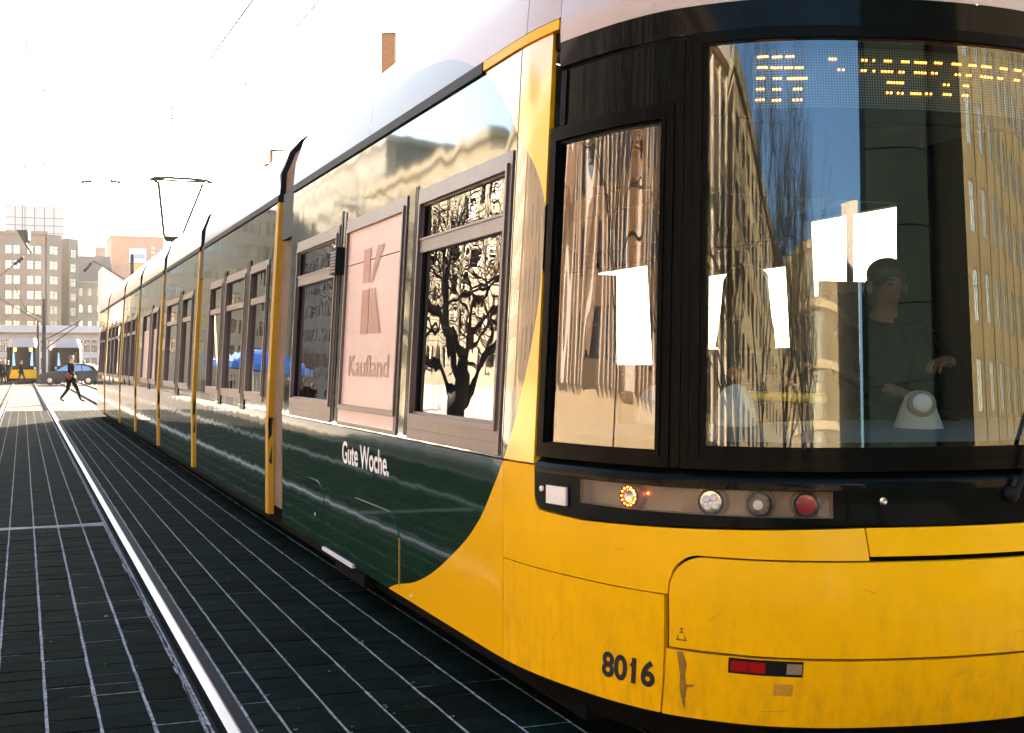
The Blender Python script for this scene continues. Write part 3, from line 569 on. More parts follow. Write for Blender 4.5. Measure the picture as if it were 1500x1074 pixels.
def module(Ya, Yb, wins, h0, h1, ends=True, door=None, last=False):
    a, b = Ya-YU, Yb-YU
    us = sorted({a, b, *[y-YU for w_ in wins for y in w_]}); hs = [1.121, h0, 1.7, 2.1, h1, 2.7, 2.96]
    hl_ = lambda u, h: any(p < u+YU < q for p, q in wins) and h0 < h < h1
    part(sheet(MB(), us, hs, 0, hl_), 'side_wall', M['livery'], None)
    part(slab(MB(), a, b, .228, 1.114), 'side_skirt', M['livery_low'])
    part(slab(MB(), a, b, 2.958, 3.012, off=.016, th=.05), 'gutter', M['rubber'])
    part(sheet(MB(), [-b, -a], [.228, 1.1, 2.96], 0), 'side_wall', M['yellow'], None)
    mb = MB(); vs = []; n = len(RR)*2+1
    for u in (a, b): vs += [S(u, h, o) for o, h in RR]+[(CX, u+YU, 3.62)]+[S(-u, h, o) for o, h in reversed(RR)]
    part(mb.add(vs, [(j, j+n, j+n+1, j+1) for j in range(n-1)]), 'roof', M['roof'] if Ya < 12 else M['white'], 50)
    mb = MB(); A, B = section(0), section(-.16); m = len(A)
    fm_ = lambda j: 0 if max(A[j][1], A[j+1][1]) < 2.97 else 1
    for y0, y1 in ((Ya, Ya+.05),):
        mb.add([(x, y0, h) for x, h in A]+[(x, y0, h) for x, h in B]+[(x, y1, h) for x, h in A]+[(x, y1, h) for x, h in B],
               [(j, j+1, m+j+1, m+j) for j in range(m-1)]+[(2*m+j, 3*m+j, 3*m+j+1, 2*m+j+1) for j in range(m-1)])
        mb.m = [fm_(j) for j in range(m-1)]*2
    part(mb, 'end_frame', [M['gold'], M['rubber']], None)
    part(slab(MB(), a, a+.13, .228, 2.955, off=.004, th=.05), 'end_frame', M['gold'], None)
    part(MB().box(CX-1.36, CX+1.36, Ya, Yb, .5, .56), 'floor', M['dark'], None); part(MB().box(CX-1.30, CX+1.30, Ya, Yb, 2.8, 2.86), 'ceiling', M['dark'], None)
    for i, (p, q) in enumerate(wins):
        f = MB(); ring(f, p-YU-.03, q-YU+.03, h0-.02, h1+.06, .05, .008, .06, .04); ring(f, p-YU, q-YU, h0+.03, h1+.01, .03, .018, .05, .03)
        if not door: slab(f, p-YU, q-YU, h1-.32, h1-.26, off=.006, th=.03)
        wo = part(f, 'side_window', M['alu'])
        part(sheet(MB(), [p-YU+.01, q-YU-.01], [h0+.02, h1-.29], -.02), 'pane', M['poster'] if door else M['glass_side'], None, wo)
        part(sheet(MB(), [p-YU+.01, q-YU-.01], [h1-.29, h1], -.018), 'vent_pane', M['glass_side'], None, wo)
    for (p, q), (p2, q2) in zip(wins, wins[1:]):
        if p2-q < 1.0: part(slab(MB(), q-YU+.05, p2-YU-.05, h0-.12, h1+.12, off=.010, th=.04), 'door_post', M['black'])
J = [(10.42, 11.04), (15.95, 16.30), (20.35, 20.72), (24.72, 25.1), (28.85, 29.2), (34.35, 34.75)]
for a, b in J: bellows(a, b)
module(11.04, 15.95, [(11.40, 12.30), (12.60, 13.85), (14.15, 15.1)], 1.215, 2.42)
module(16.30, 20.35, [(16.80, 17.85), (18.35, 19.85)], 1.215, 2.42)
module(20.72, 24.72, [(21.2, 22.1), (22.5, 23.9)], 1.215, 2.40, door=True)
module(25.1, 28.85, [(25.4, 26.4), (26.75, 27.7), (27.95, 28.5)], 1.215, 2.42)
module(29.2, 34.35, [(29.7, 31.2), (31.6, 32.5), (32.9, 33.9)], 1.215, 2.42)
module(34.75, YE, [(35.2, 36.2), (36.5, 37.4)], 1.215, 2.42, last=True)
mb = MB(); A = section(0); mb.add([(x, YE, h) for x, h in A]+[(CX+(x-CX)*.8, YE+.7, .3+(h-.3)*.93) for x, h in A]+[(CX, YE+.85, 1.5)], [(j, j+1, len(A)+j+1, len(A)+j) for j in range(len(A)-1)]+[(len(A)+j, len(A)+j+1, 2*len(A)) for j in range(len(A)-1)])
part(mb, 'rear_end', M['yellow'], None)
part(MB().box(CX-1.28, CX+1.28, 4.75, YE, .07, .30), 'underframe', M['dark'], None)
mb = MB(); us = urange(-2.3, 2.3, .1)
for a, b in zip(us, us[1:]): mb.quad(S(a, .225, -.05), S(b, .225, -.05), S(b, .10, -.12), S(a, .10, -.12)); mb.quad(S(a, .10, -.12), S(b, .10, -.12), (CX, 5.2, .10), (CX, 5.0, .10))
part(mb, 'front_skirt_underside', M['dark'], 40)
# small step recess under the side
part(MB().box(2.02, 2.10, 7.8, 8.6, .12, .20), 'step_bracket', M['dark'], None)
# -- pantograph (collector bow raised to the wire)
pan = part(MB().box(2.95, 3.95, 30.4, 31.9, 3.60, 3.72), 'pantograph', M['dark'], None)
M['panto'] = mat('pantograph_steel', (.03, .03, .012), .7)
mb = MB(); mb.tube([(2.80, 30.85, 5.86), (2.90, 30.8, 5.90), (3.2, 30.8, 5.92), (3.7, 30.8, 5.92), (4.1, 30.8, 5.90), (4.24, 30.85, 5.85)], .034, 6); mb.tube([(2.92, 31.1, 5.90), (4.12, 31.1, 5.90)], .025, 6); part(mb, 'collector_bow', M['panto'], 60, pan)
mb = MB(); mb.tube([(3.0, 30.9, 5.82), (3.14, 31.0, 4.55)], .036, 6); mb.tube([(4.02, 30.9, 5.80), (3.57, 31.0, 4.62), (3.46, 31.0, 4.52)], .032, 6); mb.tube([(2.98, 30.9, 5.78), (4.04, 30.9, 5.78)], .007, 5); mb.tube([(2.86, 30.8, 5.86), (3.0, 30.9, 5.80)], .03, 6); mb.tube([(4.18, 30.8, 5.86), (4.02, 30.9, 5.80)], .02, 6)
part(mb, 'upper_arm', M['panto'], 60, pan)
mb = MB(); mb.prism([(3.14, 4.56), (3.52, 4.55), (3.34, 4.42), (3.2, 4.44)], 'y', 30.92, 31.12); mb.tube([(3.16, 31.0, 4.52), (3.18, 30.9, 4.30), (3.12, 31.6, 3.7)], .03, 6); mb.tube([(3.34, 31.0, 4.46), (3.45, 31.7, 3.7)], .05, 6); part(mb, 'lower_arm', M['panto'], 60, pan)

# ================================================================== GROUND, TRACKS
M['asphalt'] = mat('tan_asphalt', (.085, .060, .044), .9, noise=.4, nscale=1.2, bump=.15, bscale=40, spec=.08)  # one warm asphalt colour for the whole ground
M['mortar'] = mat('pale_mortar', (.52, .47, .42), .95, noise=.88, nscale=22, spec=.0, bump=.4, bscale=90)
M['pave'] = mat('dark_concrete_paver', (.0022, .0085, .0054), .85, noise=.75, nscale=11, bump=.4, bscale=110, spec=.012)
def vary(m):
    n = m.node_tree; b = n.nodes['Principled BSDF']; src = b.inputs['Base Color'].links[0].from_socket
    oi = n.nodes.new('ShaderNodeObjectInfo'); ge = n.nodes.new('ShaderNodeNewGeometry'); ad = n.nodes.new('ShaderNodeMath'); ad.operation = 'ADD'
    n.links.new(oi.outputs['Random'], ad.inputs[0]); n.links.new(ge.outputs['Random Per Island'], ad.inputs[1]); fr_ = n.nodes.new('ShaderNodeMath'); fr_.operation = 'FRACT'; n.links.new(ad.outputs[0], fr_.inputs[0])
    mr = n.nodes.new('ShaderNodeMapRange'); mr.inputs[3].default_value = .45; mr.inputs[4].default_value = 1.9; n.links.new(fr_.outputs[0], mr.inputs[0])
    sc_ = n.nodes.new('ShaderNodeVectorMath'); sc_.operation = 'SCALE'; n.links.new(src, sc_.inputs[0]); n.links.new(mr.outputs[0], sc_.inputs['Scale'])
    tc = n.nodes.new('ShaderNodeNewGeometry'); nz = n.nodes.new('ShaderNodeTexNoise'); nz.inputs['Scale'].default_value = 38; nz.inputs['Detail'].default_value = 4; n.links.new(tc.outputs['Position'], nz.inputs['Vector'])
    r1 = n.nodes.new('ShaderNodeMapRange'); r1.inputs[1].default_value = .66; r1.inputs[2].default_value = .76; r1.inputs[4].default_value = .55; n.links.new(nz.outputs['Fac'], r1.inputs[0])
    mx = n.nodes.new('ShaderNodeMix'); mx.data_type = 'RGBA'; mx.inputs[7].default_value = (.04, .055, .048, 1); n.links.new(sc_.outputs[0], mx.inputs[6]); n.links.new(r1.outputs[0], mx.inputs[0]); n.links.new(mx.outputs[2], b.inputs['Base Color'])
vary(M['pave'])
M['concrete'] = mat('pale_concrete', (.34, .30, .26), .85, noise=.25, nscale=5)
M['lawn'] = mat('winter_lawn', (.075, .09, .025), .95, noise=.5, nscale=3, bump=.5, bscale=60)
g = MB(); g.add([(-1500, -600, -.06), (1500, -600, -.06), (1500, 2500, -.06), (-1500, 2500, -.06)], [(0, 1, 2, 3)])
tag(g.build('ground', M['asphalt']), kind='structure')
bm_ = MB()
for a, b in ((-1.9, -.70), (-.522, .738), (.912, 2.645), (2.82, 4.08), (4.255, 7.2)): bm_.box(a, b, -6, 43.2, -.055, -.004)
bed = bm_.build('track_bed', M['mortar']); tag(bed, kind='structure')
tag(MB().box(-20, -2.6, -10, 60, -.055, .02).build('pavement', M['concrete']), kind='structure')
tag(MB().add([(-15, 24, .03), (-4.2, 24, .03), (-4.2, 48, .03), (-15, 48, .03)], [(0, 1, 2, 3)]).build('lawn', M['lawn']), kind='structure')

# rails: two tracks, polished head, groove beside it, dark flanks
def rail(x, inner, y0=-6, y1=175):
    o = inner                                    # side of the groove (-1 left, +1 right)
    prof = [(-.085, -.03), (-.085, .001), (-.030, .002), (-.027, .006), (-.018, .009), (.018, .009), (.026, .006), (.028, -.055), (.068, -.055), (.075, .001), (.086, .001), (.086, -.03)]
    mb = MB(); P = [(x+o*a, b) for a, b in prof]; n = len(P)
    mb.v = [(a, y, b) for y in (y0, y1) for a, b in P]
    mb.f = [(j, j+1, n+j+1, n+j) for j in range(n-1)]; mb.m = [1 if 2 <= j <= 5 else 2 if 9 <= j <= 9 else 0 for j in range(n-1)]
    tag(mb.build('tram_rail', [M['rail_side'], M['steel'], M['mortar']]), kind='structure')
rail(.825, -1); rail(.825-1.435, 1); rail(CX-.7175, 1); rail(CX+.7175, -1)

# concrete slabs between and beside the rails: the 300 that show largest are single pavers
cols = [(-1.80, -1.60), (-1.59, -1.36), (-1.35, -1.13), (-1.12, -.90), (-.89, -.71), (-.505, -.335), (-.325, -.118), (-.108, .092), (.104, .306), (.318, .521), (.533, .725), (.925, 1.045), (1.055, 1.272), (1.282, 1.505), (1.515, 1.738), (1.748, 1.97), (1.98, 2.20), (2.21, 2.43), (2.44, 2.63), (2.83, 3.10), (3.11, 3.40), (3.41, 3.70), (3.71, 4.05)]
cells = []
for ci, (a, b) in enumerate(cols):
    for r in range(-20, 216):
        y = r*.2
        if 12.52 < y+.1 < 12.80 and b < .75: continue
        z = (a+b)/2*ST+y*CT
        xc = (a+b)/2*CT-y*ST
        vis = z > 2.5 and abs(xc/z) < .415 and 1.55/z < .30 and a < 2.0
        cells.append((z if vis else 900+z, a, b, y, y+.2-(.0095 if random.random() < (.5 if b < .75 else .15) else .003), ci))
cells.sort()
def paver_mb(mb, a, b, y0, y1, ci):
    h = random.uniform(-.0022, .0022); t = [random.uniform(-.0012, .0012) for _ in range(4)]; c = .0045
    j = random.uniform(-.0012, .0012)
    mb.add([(a+j, y0, -.03), (b+j, y0, -.03), (b+j, y1, -.03), (a+j, y1, -.03), (a+j, y0, h-c), (b+j, y0, h-c), (b+j, y1, h-c), (a+j, y1, h-c), (a+c, y0+c, h+t[0]), (b-c, y0+c, h+t[1]), (b-c, y1-c, h+t[2]), (a+c, y1-c, h+t[3])],
           [(0, 1, 5, 4), (1, 2, 6, 5), (2, 3, 7, 6), (3, 0, 4, 7), (4, 5, 9, 8), (5, 6, 10, 9), (6, 7, 11, 10), (7, 4, 8, 11), (8, 9, 10, 11)])
shared = {}
for k, (z, a, b, y0, y1, ci) in enumerate(cells[:300]):
    key = (ci, k % 3, round(y1-y0, 4))
    if key not in shared:
        mb = MB(); paver_mb(mb, a, b, 0, y1-y0, ci); o = mb.build('paver', M['pave'], bed); o.location = (0, y0, 0); shared[key] = o.data
    else: linked(shared[key], 'paver', bed, (0, y0, 0))
mb = MB()
for z, a, b, y0, y1, ci in cells[300:]: paver_mb(mb, a, b, y0, y1, ci)
tag(mb.build('paving', M['pave'], bed), kind='stuff')
st = MB().add([(-.45, 12.50, .002), (.735, 12.765, .002), (.735, 12.83, .002), (-.45, 12.565, .002)], [(0, 1, 2, 3)]); st.add([(-.45, 12.50, .002), (.735, 12.765, .002), (.735, 12.765, -.03), (-.45, 12.50, -.03)], [(0, 1, 2, 3)])
st.build('joint_strip', M['concrete'], bed)
# mortar smears beside the rail
mb = MB()
for k in range(330):
    y = random.uniform(4, 40); x = .825-.094-random.random()**2*.02; l = random.uniform(.05, .5); w_ = random.uniform(.004, .012)
    mb.quad((x, y, .0045), (x+w_, y+.01, .0045), (x+w_*.7, y+l, .0045), (x-w_*.3, y+l*.9, .0045))
for k in range(1500):
    a, b = random.choice(cols[5:17]); y = random.uniform(3, 26); x = random.choice([a, b, random.uniform(a, b)])+random.gauss(0, .006); l = random.uniform(.006, .04)*random.random(); w_ = random.uniform(.006, .026)*random.random()
    mb.quad((x, y, .0048), (x+w_, y+.003, .0048), (x+w_*.8, y+l*.6, .0048), (x-w_*.2, y+l*.5, .0048))
tag(mb.build('mortar_smears', M['mortar'], bed, rc=False), kind='stuff')
# road markings on the crossing road
M['road_white'] = mat('worn_road_paint', (.72, .70, .66), .7, noise=.2, nscale=4)
mb = MB()
for x0, x1, y0, y1 in ((-6, 12, 43.5, 44.3), (-30, 40, 96.0, 96.2)): mb.quad((x0, y0, -.054), (x1, y0, -.054), (x1, y1, -.054), (x0, y1, -.054))
tag(mb.build('road_marking', M['road_white']), kind='structure')

# ================================================================== PEOPLE
def person(label, loc, J, E, mats, rot=0, extra=None, group=None, sub=1):
    """J: joint -> (x, y, z, radius); E: list of (joint, joint, material index); one skinned body, materials by nearest bone"""
    root = empty('person', loc, label, 'person', group); root.rotation_euler = (0, 0, rot)
    names = list(J); me = bpy.data.meshes.new('tmp'); me.from_pydata([J[n][:3] for n in names], [(names.index(a), names.index(b)) for a, b, _ in E], [])
    o = bpy.data.objects.new('tmp', me); COL.objects.link(o); o.modifiers.new('s', 'SKIN'); sk = me.skin_vertices[0].data
    for i, n in enumerate(names):
        r = J[n][3]; sk[i].radius = r if isinstance(r, tuple) else (r, r); sk[i].use_root = (n == 'pelvis')
    o.modifiers['s'].branch_smoothing = .4; ss = o.modifiers.new('u', 'SUBSURF'); ss.levels = sub; ss.render_levels = sub
    dg = bpy.context.evaluated_depsgraph_get(); body = bpy.data.meshes.new_from_object(o.evaluated_get(dg)); bpy.data.objects.remove(o)
    for m_ in mats: body.materials.append(m_)
    seg = [(Vector(J[a][:3]), Vector(J[b][:3]), mi) for a, b, mi in E]
    for p in body.polygons:
        c = p.center; best = 9
        for a, b, mi in seg:
            d = b-a; t = max(0, min(1, (c-a).dot(d)/max(1e-9, d.length_squared))); dd = (a+d*t-c).length
            if dd < best: best, p.material_index = dd, mi
        p.use_smooth = True
    bo_ = bpy.data.objects.new('body', body); COL.objects.link(bo_); bo_.parent = root
    return root
def ell(mb, c, r, n=12, k=8, mi=0, cut=None):
    vs, fs = [], []
    for i in range(k+1):
        t = PI*i/k
        for j in range(n):
            a = 2*PI*j/n; vs.append((c[0]+r[0]*math.sin(t)*math.cos(a), c[1]+r[1]*math.sin(t)*math.sin(a), c[2]+r[2]*math.cos(t)))
    fs = [(i*n+j, i*n+(j+1) % n, (i+1)*n+(j+1) % n, (i+1)*n+j) for i in range(k) for j in range(n)]
    return mb.add(vs, fs, mi)
def child(mb, name, m, root, smooth=60):
    me = bpy.data.meshes.new(name); me.from_pydata(mb.v, [], mb.f); me.materials.append(m)
    bm = bmesh.new(); bm.from_mesh(me); bmesh.ops.remove_doubles(bm, verts=bm.verts, dist=1e-5); bmesh.ops.recalc_face_normals(bm, faces=bm.faces); bm.to_mesh(me); bm.free()
    if smooth: me.polygons.foreach_set('use_smooth', [True]*len(me.polygons))
    o = bpy.data.objects.new(name, me); COL.objects.link(o); o.parent = root; return o
def walker(label, loc, rot, H=1.72, stride=.36, coat=None, legs=None, hair=None, bag=None, group=None, swing=.25, long_coat=True):
    s = H/1.75; k = stride
    J = dict(pelvis=(0, 0, .93, (.15, .11)), waist=(0, .01, 1.10, (.135, .10)), chest=(0, .02, 1.30, (.17, .115)), neck0=(0, .01, 1.47, .07), neck=(0, .03, 1.53, .052), head=(0, .045, 1.62, (.078, .09)), crown=(0, .04, 1.70, (.07, .082)),
             hipL=(-.09, 0, .88, .095), kneeL=(-.09, k*.62, .50, .062), ankL=(-.09, k*1.05, .10, .042), toeL=(-.09, k*1.05+.17, .055, .035),
             hipR=(.09, 0, .88, .095), kneeR=(.09, -k*.25, .48, .062), ankR=(.09, -k*1.1, .14, .042), toeR=(.09, -k*1.1+.15, .05, .035),
             shL=(-.19, .01, 1.42, .062), elL=(-.25, -swing*.5, 1.16, .047), haL=(-.24, -swing*.2, .93, .035), fiL=(-.235, 0, .84, .028),
             shR=(.19, .01, 1.42, .062), elR=(.25, swing*.3, 1.16, .047), haR=(.23, swing*1.0, .98, .035), fiR=(.22, swing*1.15, .90, .028))
    J = {a: (x*s, y*s, z*s, tuple(q*s for q in r) if isinstance(r, tuple) else r*s) for a, (x, y, z, r) in J.items()}
    E = [('pelvis', 'waist', 0), ('waist', 'chest', 0), ('chest', 'neck0', 0), ('neck0', 'neck', 2), ('neck', 'head', 2), ('head', 'crown', 2)]
    for q in 'LR': E += [('pelvis', 'hip'+q, 0), ('hip'+q, 'knee'+q, 1), ('knee'+q, 'ank'+q, 1), ('ank'+q, 'toe'+q, 3), ('chest', 'sh'+q, 0), ('sh'+q, 'el'+q, 0), ('el'+q, 'ha'+q, 0), ('ha'+q, 'fi'+q, 2)]
    J = {a: (x, y, z, tuple(q*1.12 for q in r) if isinstance(r, tuple) else r*1.12) for a, (x, y, z, r) in J.items()}
    r = person(label, loc, J, E, [coat or M['coat_d'], legs or M['jeans'], M['skin'], M['shoe']], rot, group=group)
    mb = MB(); ell(mb, (0, .02*s, 1.665*s), (.088*s, .098*s, .095*s)); ell(mb, (0, -.025*s, 1.60*s), (.075*s, .06*s, .10*s)); child(mb, 'hair', hair or M['hair_d'], r)
    if long_coat:
        mb = MB(); mb.lathe([(.155*s, 0), (.19*s, -.05), (.20*s, -.22*s), (.19*s, -.225*s), (.15*s, -.02)], (0, 0, 1.0*s), (0, 0, 1), 14); child(mb, 'coat_skirt', coat or M['coat_d'], r)
    if bag:
        mb = MB(); ell(mb, (.20*s, .02, .98*s), (.06, .12, .15), 10, 6); child(mb, 'bag', bag, r)
    return r
walker('woman walking across the tracks in a dark coat with a dark red shoulder bag', (1.80, 53.4, -.05), -TH-PI/2-.1, 1.88, .33, bag=M['bag_red'], hair=M['hair_b'])
walker('person in black walking in front of the distant yellow tram', (-.1, 101.5, -.055), -TH-PI/2, 1.78, .30)
BY = [(-1.52, 97.0, .3, 1.8), (-1.26, 98.5, 1.1, 1.7), (-1.02, 99.6, -.7, 1.74)]
for (x, y, r, H), lb in zip(BY, ('bystander in black cut by the left edge of the picture, beside the yellow tram', 'dark-clothed bystander standing second from the left edge, beside the yellow tram', 'bystander in dark clothes standing closest to the yellow tram\'s nose')): walker(lb, (x, y, -.055), r, H, .10, group='bystanders at the far stop', swing=.08)
walker('pedestrian behind the parked car in a dark jacket and light scarf', (4.2, 97.8, -.055), .4, 1.74, .14, swing=.1)
# mirrored in the side windows: people waiting on the pavement left of the tracks
for i, (x, y, r, H) in enumerate([(-6.6, 53.5, .5, 1.80), (-7.1, 54.2, 1.4, 1.68), (-8.2, 53.0, -.8, 1.74), (-9.0, 60, .2, 1.7), (-6.0, 66, 2.2, 1.75), (-5.2, 44, .9, 1.76), (-6.4, 78, .1, 1.7)]):
    walker('person in dark winter clothes waiting on the pavement left of the tracks', (x, y, .02), r, H, .12, group='people waiting left of the tracks', swing=.08)

# the driver, seated behind the windscreen
J = dict(pelvis=(0, .05, 1.30, (.16, .13)), waist=(0, .05, 1.44, (.145, .11)), chest=(0, .0, 1.62, (.18, .12)), neck0=(0, -.03, 1.77, .075), neck=(-.005, -.06, 1.83, .056), head=(-.01, -.09, 1.92, (.080, .094)), crown=(-.01, -.07, 2.0, (.072, .088)), nose=(-.018, -.185, 1.895, .014),
         hipL=(-.11, -.02, 1.28, .10), kneeL=(-.13, -.42, 1.26, .07), ankL=(-.13, -.45, .84, .05), toeL=(-.13, -.62, .80, .04), hipR=(.11, -.02, 1.28, .10), kneeR=(.13, -.42, 1.26, .07), ankR=(.13, -.45, .84, .05), toeR=(.13, -.62, .80, .04),
         shL=(-.205, -.01, 1.70, .068), elL=(-.27, -.14, 1.47, .052), haL=(-.16, -.40, 1.43, .038), fiL=(-.13, -.50, 1.40, .028),
         shR=(.205, -.01, 1.70, .068), elR=(.28, -.20, 1.50, .052), haR=(.10, -.42, 1.56, .038), fiR=(.02, -.47, 1.55, .028))
E_ = [('pelvis', 'waist', 0), ('waist', 'chest', 0), ('chest', 'neck0', 0), ('neck0', 'neck', 2), ('neck', 'head', 2), ('head', 'crown', 2), ('head', 'nose', 2)]
for q in 'LR': E_ += [('pelvis', 'hip'+q, 1), ('hip'+q, 'knee'+q, 1), ('knee'+q, 'ank'+q, 1), ('ank'+q, 'toe'+q, 3), ('chest', 'sh'+q, 0), ('sh'+q, 'el'+q, 0), ('el'+q, 'ha'+q, 0), ('ha'+q, 'fi'+q, 2)]
Jd, Ed = dict(J), [e for e in E_ if e[1] not in ('fiL', 'fiR')]
for q, sx in (('L', 1), ('R', -1)):
    hx, hy, hz_, _ = J['ha'+q]; tx, ty, tz, _ = J['fi'+q]; d = (Vector((tx, ty, tz))-Vector((hx, hy, hz_))).normalized(); sd = d.cross(Vector((0, 0, 1))).normalized(); p = Vector((hx, hy, hz_))+d*.06
    Jd['pa'+q] = (*p, (.036, .020)); Ed.append(('ha'+q, 'pa'+q, 2))
    for k in range(4):
        o_ = sd*(.021*(k-1.5)); l_ = (.062, .072, .068, .052)[k]; a_ = p+o_+d*.034; b_ = a_+d*l_*.55+Vector((0, 0, -.014)); c_ = b_+d*l_*.25+Vector((0, 0, -.030))
        for nm, pt, r_ in (('a', a_, .0095), ('b', b_, .0088), ('c', c_, .0078)): Jd['f%s%d%s' % (q, k, nm)] = (*pt, r_)
        Ed += [('pa'+q, 'f%s%da' % (q, k), 2), ('f%s%da' % (q, k), 'f%s%db' % (q, k), 2), ('f%s%db' % (q, k), 'f%s%dc' % (q, k), 2)]
    t1_ = Vector((hx, hy, hz_))+d*.03+sd*(.038*sx); t2_ = t1_+d*.035+sd*(.012*sx)+Vector((0, 0, -.012)); Jd['th%s1' % q] = (*t1_, .0115); Jd['th%s2' % q] = (*t2_, .0095); Ed += [('ha'+q, 'th%s1' % q, 2), ('th%s1' % q, 'th%s2' % q, 2)]
    Jd.pop('fi'+q)
M['skin_dim'] = mat('shaded_skin', (.22, .115, .075), .6, spec=.2)  # driver's skin, darkened in colour for the shade inside the cab
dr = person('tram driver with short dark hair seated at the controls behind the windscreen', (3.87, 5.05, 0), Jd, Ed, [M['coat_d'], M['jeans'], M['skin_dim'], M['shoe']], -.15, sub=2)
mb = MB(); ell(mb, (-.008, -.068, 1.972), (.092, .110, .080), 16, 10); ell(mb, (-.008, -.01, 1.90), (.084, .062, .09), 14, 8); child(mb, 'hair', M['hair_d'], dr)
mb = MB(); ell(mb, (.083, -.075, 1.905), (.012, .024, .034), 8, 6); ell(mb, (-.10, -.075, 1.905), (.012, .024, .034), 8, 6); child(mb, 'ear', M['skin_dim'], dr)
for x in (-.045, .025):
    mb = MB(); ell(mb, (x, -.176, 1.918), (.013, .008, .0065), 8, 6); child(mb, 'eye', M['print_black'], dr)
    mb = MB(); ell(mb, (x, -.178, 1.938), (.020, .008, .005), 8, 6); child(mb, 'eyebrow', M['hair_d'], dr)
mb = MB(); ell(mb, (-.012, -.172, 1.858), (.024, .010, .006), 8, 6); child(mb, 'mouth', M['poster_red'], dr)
# standing passenger with long hair, seen from behind through the windscreen
J = dict(pelvis=(0, 0, .92, (.155, .12)), waist=(0, .0, 1.08, (.125, .10)), chest=(0, .0, 1.27, (.165, .115)), neck0=(0, 0, 1.43, .065), neck=(0, -.01, 1.49, .05), head=(0, -.02, 1.57, (.076, .088)), crown=(0, -.01, 1.65, (.068, .08)),
         hipL=(-.09, 0, .86, .10), kneeL=(-.09, .0, .48, .062), ankL=(-.09, .02, .08, .045), toeL=(-.09, -.15, .04, .035), hipR=(.09, 0, .86, .10), kneeR=(.09, .0, .48, .062), ankR=(.09, .02, .08, .045), toeR=(.09, -.15, .04, .035),
         shL=(-.18, 0, 1.37, .06), elL=(-.24, .0, 1.10, .045), haL=(-.16, -.18, 1.05, .033), fiL=(-.10, -.22, 1.06, .026), shR=(.18, 0, 1.37, .06), elR=(.25, .02, 1.10, .045), haR=(.20, -.16, 1.0, .033), fiR=(.14, -.22, 1.0, .026))
E_ = [(a, b, 2 if (a[:2], b[:2]) == ('el', 'ha') else m_) for a, b, m_ in E_]
ps = person('passenger with long brown hair standing inside the tram behind the driver\'s cab', (3.80, 6.12, .40), J, [(a, b, {1: 1, 2: 2, 3: 3, 0: 0}[m_]) for a, b, m_ in E_ if 'nose' not in (a, b)], [M['shirt'], M['jeans'], M['skin'], M['shoe']], .5, sub=2)
mb = MB(); mb.lathe([(.02, .0), (.07, -.02), (.105, -.09), (.112, -.20), (.125, -.34), (.14, -.46), (.10, -.50), (.04, -.48)], (0, .02, 1.70), (0, 0, 1), 18); mb.v = [(x*1.28, y*1.2, z) for x, y, z in mb.v]; child(mb, 'hair', M['hair_b'], ps)

